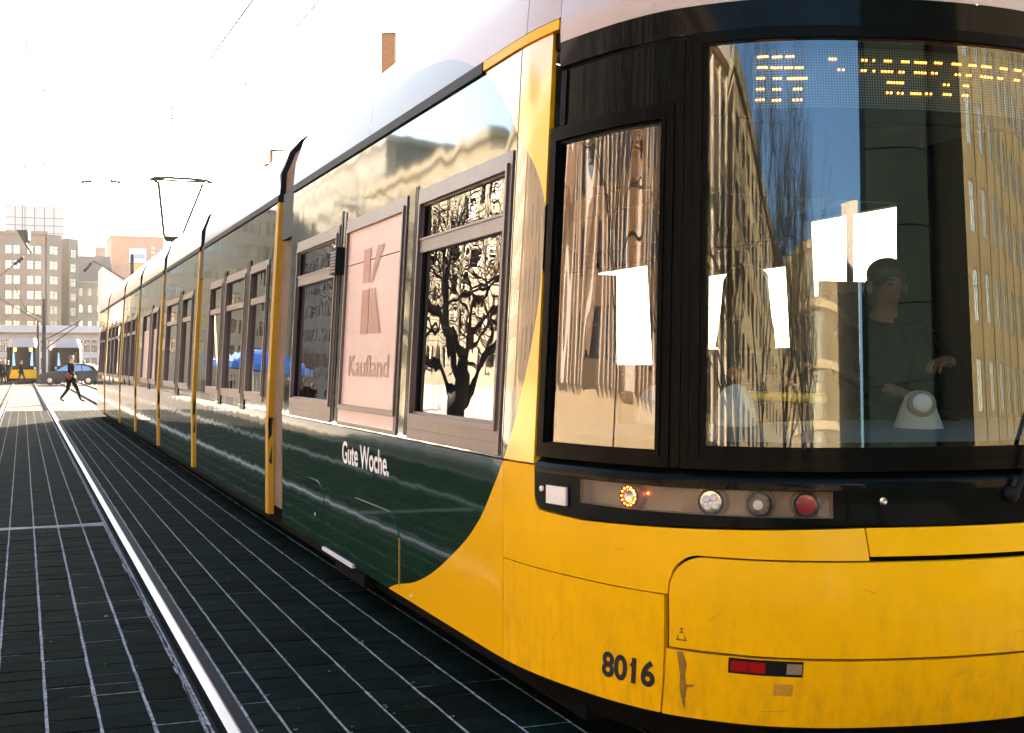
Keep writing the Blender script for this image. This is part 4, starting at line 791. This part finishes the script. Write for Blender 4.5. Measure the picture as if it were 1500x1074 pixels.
# ================================================================== CAR AND OTHER TRAMS FAR AWAY
M['car'] = mat('grey_blue_car_paint', (.022, .024, .021), .5, coat=.12, spec=.15)
M['tyre'] = mat('tyre_rubber', (.012, .012, .012), .8); M['alloy'] = mat('alloy_wheel', (.45, .45, .45), .35, metal=.8)
def car(loc, rot, label):
    r = empty('car', (0, 0, 0), label, 'car')
    prof = [(-2.12, .42), (-2.14, .62), (-2.02, .80), (-1.55, .90), (-1.05, .97), (-.30, 1.42), (.20, 1.50), (1.0, 1.50), (1.62, 1.36), (1.98, 1.02), (2.08, .75), (2.08, .40), (1.72, .30), (-1.9, .28)]
    secs = []
    for y, ins, dz in ((-.86, .06, -.02), (-.84, 0, 0), (-.62, -.01, .015), (.62, -.01, .015), (.84, 0, 0), (.86, .06, -.02)):
        for x, z in prof:
            t = max(0, (z-.95)/.55); yy = y*(1-.20*t); secs.append((x*(1-ins*.2), yy, z+(dz if z > .5 else 0)))
    n = len(prof); mb = MB().add(secs, [(k*n+j, k*n+(j+1) % n, (k+1)*n+(j+1) % n, (k+1)*n+j) for k in range(5) for j in range(n)]+[tuple(range(n)), tuple(range(6*n-1, 5*n-1, -1))])
    mb.build('body', M['car'], r, 40)
    for sg in (-1, 1):
        def wy(z): return sg*(.862*(1-.20*max(0, (z-.95)/.55))+.004)
        for q in ([(-.95, 1.0), (-.35, 1.37), (-.02, 1.40), (-.02, 1.0)], [(.04, 1.0), (.04, 1.41), (.78, 1.41), (.86, 1.0)], [(.92, 1.0), (.86, 1.40), (1.32, 1.30), (1.55, 1.04)]):
            MB().add([(x, wy(z), z) for x, z in q]+[(x, wy(z)-sg*.03, z) for x, z in q], [(0, 1, 2, 3), (7, 6, 5, 4)]+[(i, (i+1) % 4, 4+(i+1) % 4, 4+i) for i in range(4)]).build('side_window', M['glass_far'], r)
        for x in (-1.35, 1.32):
            wl = MB().lathe([(.20, -.10), (.32, -.10), (.335, -.06), (.335, .06), (.32, .10), (.20, .10)], (x, sg*.78, .335), (0, 1, 0), 24).build('wheel', M['tyre'], r, 40)
            MB().lathe([(.205, -.09), (.205, .09), (.06, .11), (.02, .11)], (x, sg*.785, .335), (0, sg, 0), 20).build('rim', M['alloy'], wl, 30)
        MB().box(-2.16, -2.02, sg*.78-.14 if sg > 0 else -.84, .84 if sg > 0 else -.64, .62, .76).build('headlight', M['lens'], r)
        MB().box(1.98, 2.07, sg*.8-.12 if sg > 0 else -.86, .86 if sg > 0 else -.68, .80, .98).build('tail_light', M['red_lens'], r)
    MB().add([(-1.02, -.66, .99), (-1.02, .66, .99), (-.32, .60, 1.42), (-.32, -.60, 1.42)], [(0, 1, 2, 3)]).build('windscreen', M['glass_far'], r)
    MB().box(-.10, 1.45, -.55, -.53, 1.51, 1.54).box(-.10, 1.45, .53, .55, 1.51, 1.54).build('roof_rail', M['alloy'], r)
    r.location = loc; r.rotation_euler = (0, 0, rot); return r
car((3.35, 95.2, -.055), -TH+.05, 'dark grey-blue estate car crossing behind the walking woman')

def far_tram(loc, label, wid=2.4, lower='yellow', length=16):
    r = empty('tram', (0, 0, 0), label, 'tram'); W = wid/2
    out = lambda k: [(-W*k, 0), (-W*.8*k, -.5), (-W*.35*k, -.72), (W*.35*k, -.72), (W*.8*k, -.5), (W*k, 0)]
    def band(z0, z1, k0, k1, name, m, dy0=0, dy1=0):
        a = [(x, y+dy0, z0) for x, y in out(k0)]+[(W*k0, length, z0), (-W*k0, length, z0)]; b = [(x, y+dy1, z1) for x, y in out(k1)]+[(W*k1, length, z1), (-W*k1, length, z1)]; n = 8
        MB().add(a+b, [(i, (i+1) % n, n+(i+1) % n, n+i) for i in range(n)]+[tuple(range(n)), tuple(range(2*n-1, n-1, -1))]).build(name, m, r, 30)
    band(.12, .38, .92, .94, 'underframe', M['dark']); band(.38, 1.05, .98, 1.0, 'lower_body', M[lower]); band(1.05, 1.28, .995, .995, 'lamp_belt', M['black']); band(1.28, 2.78, .97, .94, 'upper_body', M['black'], .03, .10); band(2.78, 3.45, .96, .80, 'roof', M['white'], .06, .45)
    MB().add([(-W*.62, -.64, 1.34), (W*.62, -.64, 1.34), (W*.60, -.55, 2.4), (-W*.60, -.55, 2.4), (-W*.62, -.60, 1.34), (W*.62, -.60, 1.34), (W*.60, -.51, 2.4), (-W*.60, -.51, 2.4)], [(0, 1, 2, 3), (7, 6, 5, 4), (0, 4, 5, 1), (2, 6, 7, 3), (1, 5, 6, 2), (0, 3, 7, 4)]).build('windscreen', M['glass_far'], r)
    MB().box(-W*.55, W*.55, -.60, -.55, 2.46, 2.70).build('destination_display', M['led'] if lower == 'yellow' else M['black'], r)
    for sg in (-1, 1): MB().lathe([(.09, 0), (.09, .03), (.02, .04)], (sg*W*.72, -.56, 1.16), (0, -1, 0), 12).build('headlight', M['white_pl'], r)
    r.location = loc; return r
far_tram((.02, 104.5, -.055), 'distant yellow-nosed tram with a white roof, left of the black mast', 2.42)
far_tram((3.35, 108, -.055), 'distant dark tram with a white roof standing behind the grey car', 2.4, 'black')

# ================================================================== BUILDINGS
M['conc'] = mat('grey_brown_concrete', (.20, .17, .135), .85, noise=.2, nscale=.6)
M['tile'] = mat('pale_tile_cladding', (.74, .58, .49), .5, noise=.1, nscale=1)
M['slate'] = mat('slate_roof', (.13, .10, .085), .7, noise=.2, nscale=1)
M['stone'] = mat('yellow_stone', (.40, .33, .20), .85, noise=.2, nscale=.8)
M['orange'] = mat('terracotta_cladding', (.60, .31, .18), .8, noise=.15, nscale=.6)
M['cream'] = mat('cream_render', (.74, .58, .40), .85, noise=.15, nscale=.5)
M['beige_b'] = mat('beige_fins', (.72, .54, .32), .8, noise=.15, nscale=.5)
M['white_b'] = mat('white_slab', (.84, .68, .56), .7, noise=.05)
M['hotel'] = mat('dark_beige_stone', (.26, .19, .09), .85, noise=.25, nscale=.4)  # darker beige than the other frontages
M['brownb'] = mat('brown_stone', (.36, .26, .17), .85, noise=.2, nscale=.6)
M['dark_b'] = mat('dark_glass_tower', (.012, .020, .016), .7, noise=.4, nscale=.3, spec=.1)
M['winframe'] = mat('window_frame', (.10, .09, .08), .5)
M['pane'] = mat('window_pane', (.03, .035, .04), .05, coat=1, coat_r=.02, ior=2.2)
M['pane_gold'] = mat('mirror_window_pane', (.55, .50, .42), .12, metal=.9)
M['board'] = mat('white_billboard', (.8, .78, .80), .6)
WINMESH = {}
def window_meshes(w_, h, gold=False):
    k = (round(w_, 2), round(h, 2), gold)
    if k not in WINMESH:
        f = MB(); t = .09; f.box(0, w_, 0, .12, 0, t); f.box(0, w_, 0, .12, h-t, h); f.box(0, t, 0, .12, t, h-t); f.box(w_-t, w_, 0, .12, t, h-t); f.box(w_/2-.04, w_/2+.04, .02, .10, t, h-t); f.box(t, w_-t, .025, .095, h*.66-.035, h*.66+.035)
        fo = f.build('window', M['winframe']); me = fo.data; bpy.data.objects.remove(fo)
        p = MB().box(t-.02, w_-t+.02, .05, .07, t-.02, h-t+.02).build('pane', M['pane_gold'] if gold else M['pane']); pm = p.data; bpy.data.objects.remove(p)
        WINMESH[k] = (me, pm)
    return WINMESH[k]
def building(name, label, loc, rot, W, H, D, m, floors=0, bays=0, ww=.6, wh=.6, base=0, per=1, roof=None, group=None, pier=0, gold=False, cat='building', depth=.35, top=.6, side=False):
    """box with real window openings on the front (local -Y), windows as parts; W to the right, D to the back"""
    r = empty(name, (0, 0, 0), label, cat, group)
    mb = MB()
    if floors:
        bw = W/bays; fh = (H-base-top)/floors; cw = bw-pier
        mb.box(0, W, depth, D, 0, H); mb.box(0, W, 0, depth, 0, base) if base else None; mb.box(0, W, 0, depth, H-top, H)
        a = ww*cw/per; wh_ = wh*fh; sill = (fh-wh_)*.55; rail_h = []
        xs = []
        for b in range(bays):
            for p in range(per):
                x0 = b*bw+pier/2+cw*p/per+(cw/per-a)/2; xs.append((x0, x0+a))
        ed = [0]+[x for p in xs for x in p]+[W]
        for k in range(0, len(ed), 2): mb.box(ed[k], ed[k+1], 0, depth, base+.001, H-top-.001)
        me, pm = window_meshes(a, wh_, gold)
        for f_ in range(floors):
            z0 = base+f_*fh
            for x0, x1 in xs:
                mb.box(x0+.001, x1-.001, .03, depth, z0, z0+sill); mb.box(x0+.001, x1-.001, .03, depth, z0+sill+wh_, z0+fh)
        if pier:
            for b in range(bays+1): x = min(max(b*bw, pier*.4), W-pier*.4); mb.box(x-pier*.4, x+pier*.4, -.25, 0.0005, 0, H-.3)
        mb.build('wall', m, r)
        for f_ in range(floors):
            for x0, x1 in xs:
                wo = linked(me, 'window', r, (x0, .12, base+f_*fh+sill)); linked(pm, 'pane', wo)
    else:
        mb.box(0, W, 0, D, 0, H); mb.build('wall', m, r)
    if roof: roof(r, W, H, D)
    r.location = loc; r.rotation_euler = (0, 0, rot); return r
def cam_pt(x, z): xc = (x-750)/1850*z; return (xc*CT+z*ST, -xc*ST+z*CT)
def zh(y, z): return 1.55+(531-y)/1850*z
# concrete office block at the far left, chamfered corner, second wing
def yx(x, Y): return Y*math.tan(math.atan((x-750)/1850)+TH)
def yh(x, y, Y): return 1.55+(531-y)/1850*(yx(x, Y)*ST+Y*CT)
def far(name, label, x0, x1, Y, ytop, D, m, *a, rot=0, **k):
    X0, X1 = yx(x0, Y), yx(x1, Y); return building(name, label, (X0, Y, -.06), rot, X1-X0, yh((x0+x1)/2, ytop, Y), D, m, *a, **k)
flat = lambda r, W, H, D: MB().box(-.4, W+.4, -.5, D, H, H+.5).build('roof', M['conc'], r)
far('office_block', 'grey-brown concrete office block with rows of paired windows at the left edge', -63, 66, 240, 341, 20, M['conc'], 7, 4, .86, .60, base=4.2, per=2, pier=.9, gold=True, roof=flat, depth=.5, top=1.5)
X = yx(66.5, 240); building('office_wing', 'narrow chamfered corner wing of bright windows on the concrete office block', (X+.3, 240.2, -.06), .62, 3.0, yh(75, 343, 240), 3, M['conc'], 7, 1, .62, .60, base=4.2, gold=True, depth=.5, top=1.5)
X = yx(101, 250); building('office_wing', 'thin far wing of the concrete block right of the white tiled tower', (X, 250, -.06), .45, 1.9, yh(105, 349, 250), 6, M['conc'], 7, 1, .6, .60, base=4.2, gold=True, depth=.5, top=1.5)
def tower_grid(r, W, H, D):
    mb = MB()
    for k in range(1, 6): mb.box(W*k/6-.06, W*k/6+.06, -.05, .01, 0, H-.02)
    for k in range(int(H/1.55)): mb.box(.001, W-.001, -.04, .01, k*1.55, k*1.55+.10)
    tag(mb.build('cladding_joints', M['winframe'], r), kind='stuff')
    MB().box(-.2, W+.2, -.15, D, H, H+.35).build('parapet', M['tile'], r)
far('tiled_tower', 'tall pale tiled tower rising behind the concrete office block', 8, 93, 275, 303, 12, M['tile'], roof=tower_grid)
X = yx(92.6, 275); MB_t = building('glazed_stair', 'bright glazed stair strip on the corner of the tiled tower', (X, 274.5, -.06), 0, 1.0, yh(96, 304, 275), 4, M['white_b'])
# mansard building, orange building with a billboard, white pavilion
def mansard(r, W, H, D):
    MB().add([(-.2, -.3, H), (W+.2, -.3, H), (W+.2, D, H), (-.2, D, H), (.3, 1.6, H+5.4), (W-.3, 1.6, H+5.4), (W-.3, D-1, H+5.4), (.3, D-1, H+5.4)], [(0, 1, 5, 4), (1, 2, 6, 5), (2, 3, 7, 6), (3, 0, 4, 7), (4, 5, 6, 7)]).build('roof', M['slate'], r)
    MB().box(-.3, W+.3, -.45, 0, H-.5, H).build('cornice', M['stone'], r); MB().box(W*.55, W*.85, 3, 4.5, H+4, H+7.4).build('chimney', M['orange'], r)
far('stone_building', 'yellow stone building with a dark mansard roof beyond the crossing', 112, 164, 275, 412, 14, M['stone'], 4, 4, .42, .5, base=4.2, roof=mansard, gold=True)
def billboard(r, W, H, D):
    MB().box(W*.34, W*.66, -.25, -.02, H-5.6, H-2.4).build('billboard', M['board'], r); MB().box(W*.37, W*.63, -.28, -.251, H-4.6, H-3.6).build('billboard_print', mat('pale_blue_print', (.35, .45, .62), .6), r)
    MB().box(W*.34, W*.66, -.2, -.02, H-8.2, H-5.9).build('yellow_panel', mat('yellow_panel', (.75, .45, .06), .6), r)
    mb = MB()
    for k in range(7): mb.box(W*.76, W*.83, -.15, -.02, H-2.5-k*1.0, H-1.9-k*1.0)
    tag(mb.build('sign_strip', M['cream'], r), kind='stuff'); MB().box(-.2, W+.2, -.2, D, H, H+.4).build('parapet', M['orange'], r)
far('orange_building', 'orange clad building with a white billboard near its top', 163, 240, 290, 348, 16, M['orange'], roof=billboard)
far('white_hall', 'white hall with a sloping roof between the stone and orange buildings', 150, 225, 210, 448, 12, M['white_b'], roof=lambda r, W, H, D: MB().add([(0, -.6, H), (W, -.6, H), (W, D, H), (0, D, H), (0, -.6, H+6.2), (W, -.6, H+.6), (W, D, H+.6), (0, D, H+6.2)], [(0, 1, 2, 3), (4, 5, 6, 7), (0, 1, 5, 4), (1, 2, 6, 5), (2, 3, 7, 6), (3, 0, 4, 7)]).build('roof', M['white_b'], r))
def pavilion_roof(r, W, H, D):
    MB().box(-.6, W+.6, -1.2, D, H, H+.9).build('roof', M['white_b'], r); MB().box(-.3, W+.3, -1.0, -.8, H-1.6, H-1.35).build('sign_band', M['cream'], r)
far('station_pavilion', 'low white station pavilion with slim columns behind the distant trams', -40, 215, 170, 487, 9, M['white_b'], 2, 24, .74, .66, base=.3, roof=pavilion_roof, gold=True)
building('reflected_block', 'broad unseen block added beyond the left pavement to tone the tram reflections', (-62, 186, -.06), 0, 54, 27, 16, M['beige_b'], 6, 12, .6, .55, base=4, roof=flat, pier=1.0)  # unseen block, added to darken what the tram's side reflects

# buildings left of and behind the camera, seen mirrored in the tram's glass
def cornice(r, W, H, D): MB().box(-.3, W+.3, -.5, D, H, H+.8).build('cornice', M['stone'], r)
def fins(r, W, H, D):
    k = int(W/1.6); me = MB().box(-.13, .13, -.55, 0, 3.4, H-.4).build('fin', M['white_b'], r); me.location = (.4, 0, 0)
    for i in range(1, k): linked(me, 'fin', r, (.4+i*1.6, 0, 0))
    MB().box(-.3, W+.3, -.7, D, H, H+.7).build('cornice', M['white_b'], r)
# long frontage on the left side, facing the tracks (+X)
building('apartment_block', 'cream apartment block with a plain cornice, first of the row left of the tracks', (-27, 58, -.06), PI/2, 34, 19.5, 14, M['cream'], 6, 11, .5, .58, base=3.8, roof=cornice)
building('apartment_block', 'yellow stone block with tall windows in the row left of the tracks', (-29, 94, -.06), PI/2, 40, 23, 14, M['stone'], 6, 13, .5, .6, base=3.8, roof=cornice)
building('apartment_block', 'concrete block at the far end of the row left of the tracks', (-31, 136, -.06), PI/2, 60, 30, 14, M['conc'], 8, 18, .6, .55, base=3.8, roof=cornice)
building('finned_building', 'long pale building with white vertical fins on the left side behind the camera', (-27, -14, -.06), PI/2, 70, 15.5, 14, M['beige_b'], 4, 22, .55, .6, base=3.6, roof=fins)
building('apartment_block', 'brown stone block far behind the camera on the left side', (-27, -62, -.06), PI/2, 46, 16, 14, M['beige_b'], 5, 14, .5, .55, base=3.6, roof=cornice)
# facing the tram front (+Y): curved fin building, white slab, dark tower, beige hotel
def facing(name, label, xl, xr, y, H, D, m, **k): return building(name, label, (xr, y, -.06), PI, xr-xl, H, D, m, **k)
cf = empty('curved_building', (0, 0, 0), 'curved beige office building of vertical fins standing behind the camera', 'building')
C0 = Vector((-24, -108, 0)); Rr = 38; fmesh = MB().box(-.09, .09, 0, .6, 0, 3.1).build('tmp', M['beige_b']); fm = fmesh.data; bpy.data.objects.remove(fmesh)
def arc_pt(t, r): return (C0.x+r*math.sin(t), C0.y+r*math.cos(t))
mb = MB(); wl = MB(); N = 40; t0, t1 = math.radians(-20), math.radians(62)
for i in range(N):
    a, b = t0+(t1-t0)*i/N, t0+(t1-t0)*(i+1)/N
    for k in range(6):
        z = 3.9*k
        for rr, z0, z1 in ((Rr+.7, z, z+.55),): (p, q), (p2, q2) = arc_pt(a, rr), arc_pt(b, rr); (p3, q3), (p4, q4) = arc_pt(a, rr-1), arc_pt(b, rr-1); mb.add([(p, q, z0), (p2, q2, z0), (p2, q2, z1), (p, q, z1), (p3, q3, z0), (p4, q4, z0), (p4, q4, z1), (p3, q3, z1)], [(0, 1, 2, 3), (4, 5, 1, 0), (3, 2, 6, 7)])
    (p, q), (p2, q2) = arc_pt(a, Rr), arc_pt(b, Rr); wl.quad((p, q, 0), (p2, q2, 0), (p2, q2, 20), (p, q, 20))
mb.build('floor_band', M['beige_b'], cf); wl.build('wall', M['pane'], cf)
NF = 90
for i in range(NF):
    t = t0+(t1-t0)*i/(NF-1)
    p, q = arc_pt(t, Rr); mb = None
mb = MB()
for i in range(NF):
    t = t0+(t1-t0)*i/(NF-1); (p, q), (p2, q2) = arc_pt(t, Rr), arc_pt(t, Rr+.6); n = Vector((math.cos(t), -math.sin(t), 0))*.13
    for k in range(5): mb.add([(p-n.x, q-n.y, 3.9*k+.55), (p+n.x, q+n.y, 3.9*k+.55), (p2+n.x, q2+n.y, 3.9*k+.55), (p2-n.x, q2-n.y, 3.9*k+.55), (p-n.x, q-n.y, 3.9*k+3.9), (p+n.x, q+n.y, 3.9*k+3.9), (p2+n.x, q2+n.y, 3.9*k+3.9), (p2-n.x, q2-n.y, 3.9*k+3.9)], [(0, 1, 5, 4), (1, 2, 6, 5), (2, 3, 7, 6), (3, 0, 4, 7)])
tag(mb.build('fins', M['beige_b'], cf), kind='stuff')
facing('slab_tower', 'plain white slab tower behind the curved building', 1, 14, -135, 38, 12, M['white_b'])
def dark_bands(r, W, H, D):
    for k in range(1, 12): MB().box(-.05, W+.05, -.12, .3, k*3.8, k*3.8+.5).build('floor_band', M['dark_b'], r)
    MB().box(-.3, W+.3, -.3, D, H, H+.8).build('parapet', M['dark_b'], r)
facing('dark_tower', 'dark stone tower with narrow floor bands on the right side behind the camera', 9.5, 27, -52, 46, 16, M['dark_b'], roof=dark_bands)
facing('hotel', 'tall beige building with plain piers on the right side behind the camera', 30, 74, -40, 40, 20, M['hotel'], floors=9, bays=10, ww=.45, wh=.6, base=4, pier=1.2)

# ================================================================== TREES (bare, winter)
M['bark'] = mat('dark_bark', (.035, .026, .018), .9, noise=.4, nscale=8)
def tree_mesh(seed, H=9, fork=2.7, r0=.20, twigs=True):
    rnd = random.Random(seed); T, Bm = MB(), MB()
    def grow(mb, p, d, l, r, lev):
        k = 4; pts = [p]; rs = [r]; q = p.copy(); dd = d.copy()
        for i in range(k):
            dd = (dd+Vector((rnd.uniform(-1, 1), rnd.uniform(-1, 1), rnd.uniform(-.5, .8)))*(.20 if lev else .06)).normalized(); q = q+dd*l/k; pts.append(q.copy()); rs.append(r*(1-.42*(i+1)/k))
        mb.tube(pts, rs, 8 if lev == 0 else 5 if lev < 3 else 3, cap=False)
        if lev >= 5: return
        n = {0: 5, 1: 4, 2: 5, 3: 4, 4: 3}[lev]
        for i in range(n):
            t = 1 if i == 0 else rnd.uniform(.45, 1); f = t*k; j = min(k-1, int(f)); pp = pts[j].lerp(pts[j+1], f-j)
            side = Vector((rnd.uniform(-1, 1), rnd.uniform(-1, 1), rnd.uniform(-.1, .7))).normalized()
            grow(Bm, pp, (dd*(.55 if lev else .6)+side*.85).normalized(), l*rnd.uniform(.55, .80) if lev else H*rnd.uniform(.26, .38), max(.010, rs[j]*rnd.uniform(.50, .68)), lev+1)
    grow(T, Vector((0, 0, -.1)), Vector((.04, .02, 1)).normalized(), fork, r0, 0)
    return T, Bm
TM = []
for sd, H, fk, r0 in ((3, 9, 2.9, .26), (11, 13, 4.2, .30)):
    T, Bm = tree_mesh(sd, H, fk, r0); a = T.build('trunk', M['bark'], None, 60); b = Bm.build('branches', M['bark'], None, None, rc=False); TM.append((a.data, b.data)); bpy.data.objects.remove(a); bpy.data.objects.remove(b)
def tree(k, x, y, rot, s, label, group=None):
    r = empty('bare_tree', (x, y, -.02), label, 'tree', group); r.rotation_euler = (0, 0, rot); r.scale = (s, s, s); linked(TM[k][0], 'trunk', r); linked(TM[k][1], 'branches', r)
tree(0, -4.6, 25.5, .6, .85, 'stout bare street tree forking low beside the left track')
for i, (k, x, y, s) in enumerate([(0, -15.5, 46, .62), (1, -17, 74, .5), (0, -17, 104, .7), (1, -14, 12, .9), (0, -12, 4, 1.1), (0, -8.5, -4, 1.0), (1, -8, -10, .9), (0, -7.5, -17, 1.2), (1, -7, -25, 1.2), (0, -7.5, -35, 1.4)]):
    tree(k, x, y, i*1.7, s, 'bare winter tree in the row left of the tracks', 'bare trees left of the tracks')

# ================================================================== MASTS, WIRES, LAMPS
M['mast'] = mat('dark_green_mast', (.020, .024, .018), .6); M['rust'] = mat('rust_brown_steel', (.42, .19, .06), .7, noise=.3, nscale=12, bump=.2, bscale=60)
M['wire'] = mat('copper_wire', (.10, .07, .05), .5, metal=.6)
def mast(x, z, ytop, r, label, arms=(), foot=-.06, grp=None):
    X, Y = cam_pt(x, z); H = zh(ytop, z); rt = empty('catenary_mast', (0, 0, 0), label, 'mast', grp)
    MB().lathe([(r*1.6, 0), (r*1.6, .25), (r, .3), (r*.75, H), (.01, H+.05)], (0, 0, 0), (0, 0, 1), 10).build('pole', M['mast'], rt, 40)
    for p in arms: MB().tube(p, .035, 5).build('arm', M['mast'], rt)
    rt.location = (X, Y, foot); return rt
mast(64.5, 92, 437, .17, 'tall black catenary mast between the two distant trams', [[(0, 0, 4.4), (-3.2, 1.2, 6.4)], [(0, 0, 3.2), (2.6, -.5, 4.7)], [(0, 0, 2.5), (2.4, -.4, 4.4)]])
mast(55.5, 96, 470, .11, 'shorter thin black mast just left of the tall mast')
mast(193.5, 72, 372, .13, 'black mast standing up behind the tram roof, under the orange building')
rb = empty('steel_pillar', (0, 0, 0), 'square rust-brown steel pillar rising above the tram roof', 'pillar')
MB().box(-.24, .24, -.2, .2, 0, 13.25).build('shaft', M['rust'], rb); MB().box(-.255, -.241, -.21, .21, 0, 13.26).box(-.26, .26, -.22, .22, 13.251, 13.30).build('edge', M['mast'], rb)
rb.location = (12.17, 43.5, -.06); rb.rotation_euler = (0, 0, -TH-.1)
lp = empty('street_lamp', (0, 0, 0), 'street lamp bracket with a hanging lamp showing above the tram joint', 'street lamp')
mb = MB(); mb.tube([(1.6, 0, 0), (1.6, 0, 8.5)], .06, 8); mb.build('pole', M['mast'], lp, 40); MB().tube([(1.6, 0, 8.30), (0, .0, 8.26)], .035, 6).tube([(1.3, 0, 8.06), (.1, 0, 8.18)], .010, 4).build('arm', M['mast'], lp)
MB().tube([(0, 0, 8.30), (0, 0, 7.86)], .06, 8).lathe([(.05, 0), (.18, -.10), (.19, -.14), (.04, -.15)], (-.06, 0, 7.86), (.3, 0, 1), 12).build('lamp_head', M['rust'], lp, 40)
lp.location = (7.35, 40.05, 0); lp.rotation_euler = (0, 0, -TH)
def wire(name, label, pts, r=.012, sag=0, ins=(), grp=None, cat='wire'):
    rt = empty(name, (0, 0, 0), label, cat, grp); P = []
    for a, b in zip(pts, pts[1:]):
        a, b = Vector(a), Vector(b)
        for i in range(12): t = i/12; p = a.lerp(b, t); p.z -= sag*4*t*(1-t); P.append(p)
    P.append(Vector(pts[-1])); MB().tube(P, r, 4, cap=False).build('cable', M['wire'], rt)
    for t, s in ins:
        f = t*(len(P)-1); j = min(len(P)-2, int(f)); c = P[j].lerp(P[j+1], f-j); d = (P[j+1]-P[j]).normalized()
        MB().lathe([(.3*s, -3*s), (s, -2*s), (.5*s, -s), (s, 0), (.5*s, s), (s, 2*s), (.3*s, 3*s)], c, d, 8).build('insulator', M['mast'], rt, 40)
    return rt
def at(x, y, z): X, Y = cam_pt(x, z); return (X, Y, zh(y, z))
wire('contact_wire', 'left of the two thin steep overhead wires above the far crossing', [at(41, -60, 16), at(36, 262, 70)], .017, 0, [(.50, .04), (.62, .05), (.80, .06)])
wire('contact_wire', 'right of the two thin steep overhead wires above the far crossing', [at(63, -60, 16), at(64, 245, 70)], .017, 0, [(.28, .03), (.93, .07)])
wire('contact_wire', 'thin overhead wire slanting down from the top edge toward the pantograph', [at(400, -40, 12), at(250, 165, 30), at(228, 235, 60)], .017, 0, [(.62, .03)])
wire('contact_wire', 'thin overhead wire slanting toward the tram roof, nearest the brown pillar', [at(500, -35, 12), at(358, 126, 30)], .017, 0, [(.97, .03)])
wire('span_wire', 'short span wire with an end bracket left of the pantograph', [at(65, 272, 60), at(128, 266, 60)], .018, 0, [(.97, .09)])
wire('span_wire', 'short span wire running into the pantograph horn', [at(167, 266, 60), at(231, 274, 60)], .018, 0, [(.03, .09)])
wire('insulator_string', 'small hanging insulator string in the white sky above the pantograph', [at(252, 150, 50), at(252, 178, 50)], .012, 0, [(.15, .05), (.85, .06)])
wire('span_wire', 'slanting stay wire with a yellow lamp before the stone building', [at(128, 392, 80), at(137, 382, 80), at(188, 412, 80)], .03, 0, [(.02, .12)])
wire('span_wire', 'dark stay wire crossing the concrete office block', [at(-20, 420, 75), at(28, 382, 75)], .03, 0, [(.99, .12)])
wire('span_wire', 'stay wire sagging over the white pavilion', [at(22, 420, 88), at(38, 455, 88), at(62, 466, 88)], .03, 0)
hs = empty('signal_box', (0, 0, 0), 'dark green hanging signal box on the concrete block\'s wires', 'signal'); MB().prism([(-.42, .55), (.32, .55), (.36, -.1), (.1, -.30)], 'y', -.2, .2).build('housing', M['mast'], hs); MB().tube([(-.1, 0, .55), (-.1, 0, 3.2)], .02, 5).tube([(.1, 0, -.3), (.5, 0, -.9)], .08, 6).build('hanger', M['mast'], hs)
p = at(35, 350, 80); hs.location = p; hs.rotation_euler = (0, 0, -TH)

# blue market parasol and low railing on the left pavement (mirrored in the windows)
pr = empty('market_parasol', (0, 0, 0), 'blue market parasol on the pavement left of the tracks', 'parasol')
MB().tube([(0, 0, 0), (0, 0, 3.0)], .03, 8).build('pole', M['alloy'], pr, 40)
MB().lathe([(2.3, 2.0), (2.3, 2.3), (1.2, 2.75), (.05, 3.05), (.04, 3.0), (1.2, 2.70), (2.27, 2.26), (2.27, 2.0)], (0, 0, 0), (0, 0, 1), 8).build('canopy', mat('blue_canvas', (.02, .17, .55), .7), pr)
pr.location = (-6.2, 58.5, .02)
rl_ = empty('railing', (0, 0, 0), 'low steel railing beside the lawn left of the tracks', 'railing')
mb = MB(); mb.tube([(-3.9, 22, .55), (-3.9, 48, .55)], .03, 6); mb.build('rail', M['alloy'], rl_)
pm_ = MB().tube([(0, 0, 0), (0, 0, .7)], .03, 6).build('post', M['alloy'], rl_); pm_.location = (-3.9, 22, 0)
for k in range(1, 14): linked(pm_, 'post', rl_, (-3.9, 22+2*k, 0))
bb = empty('billboard', (0, 0, 0), 'long white hoarding behind the lawn left of the tracks', 'billboard'); MB().box(0, .15, 0, 34, .3, 2.4).build('panel', M['white_b'], bb); MB().box(-.1, 0, .5, .6, 0, 2.4).box(-.1, 0, 33, 33.1, 0, 2.4).build('post', M['mast'], bb); bb.location = (-18, 40, 0)

# thin winter haze over the whole square
hz = MB().box(-70, 90, -165, 330, -1.2, 48).build('haze', bpy.data.materials.new('haze')); tag(hz, kind='stuff')
hm = hz.data.materials[0]; hm.use_nodes = True; hn = hm.node_tree; hn.nodes.remove(hn.nodes['Principled BSDF'])
pv = hn.nodes.new('ShaderNodeVolumePrincipled'); pv.inputs['Color'].default_value = (1, .93, .84, 1); pv.inputs['Density'].default_value = .00013; pv.inputs['Anisotropy'].default_value = .35
hn.links.new(pv.outputs[0], hn.nodes['Material Output'].inputs['Volume'])
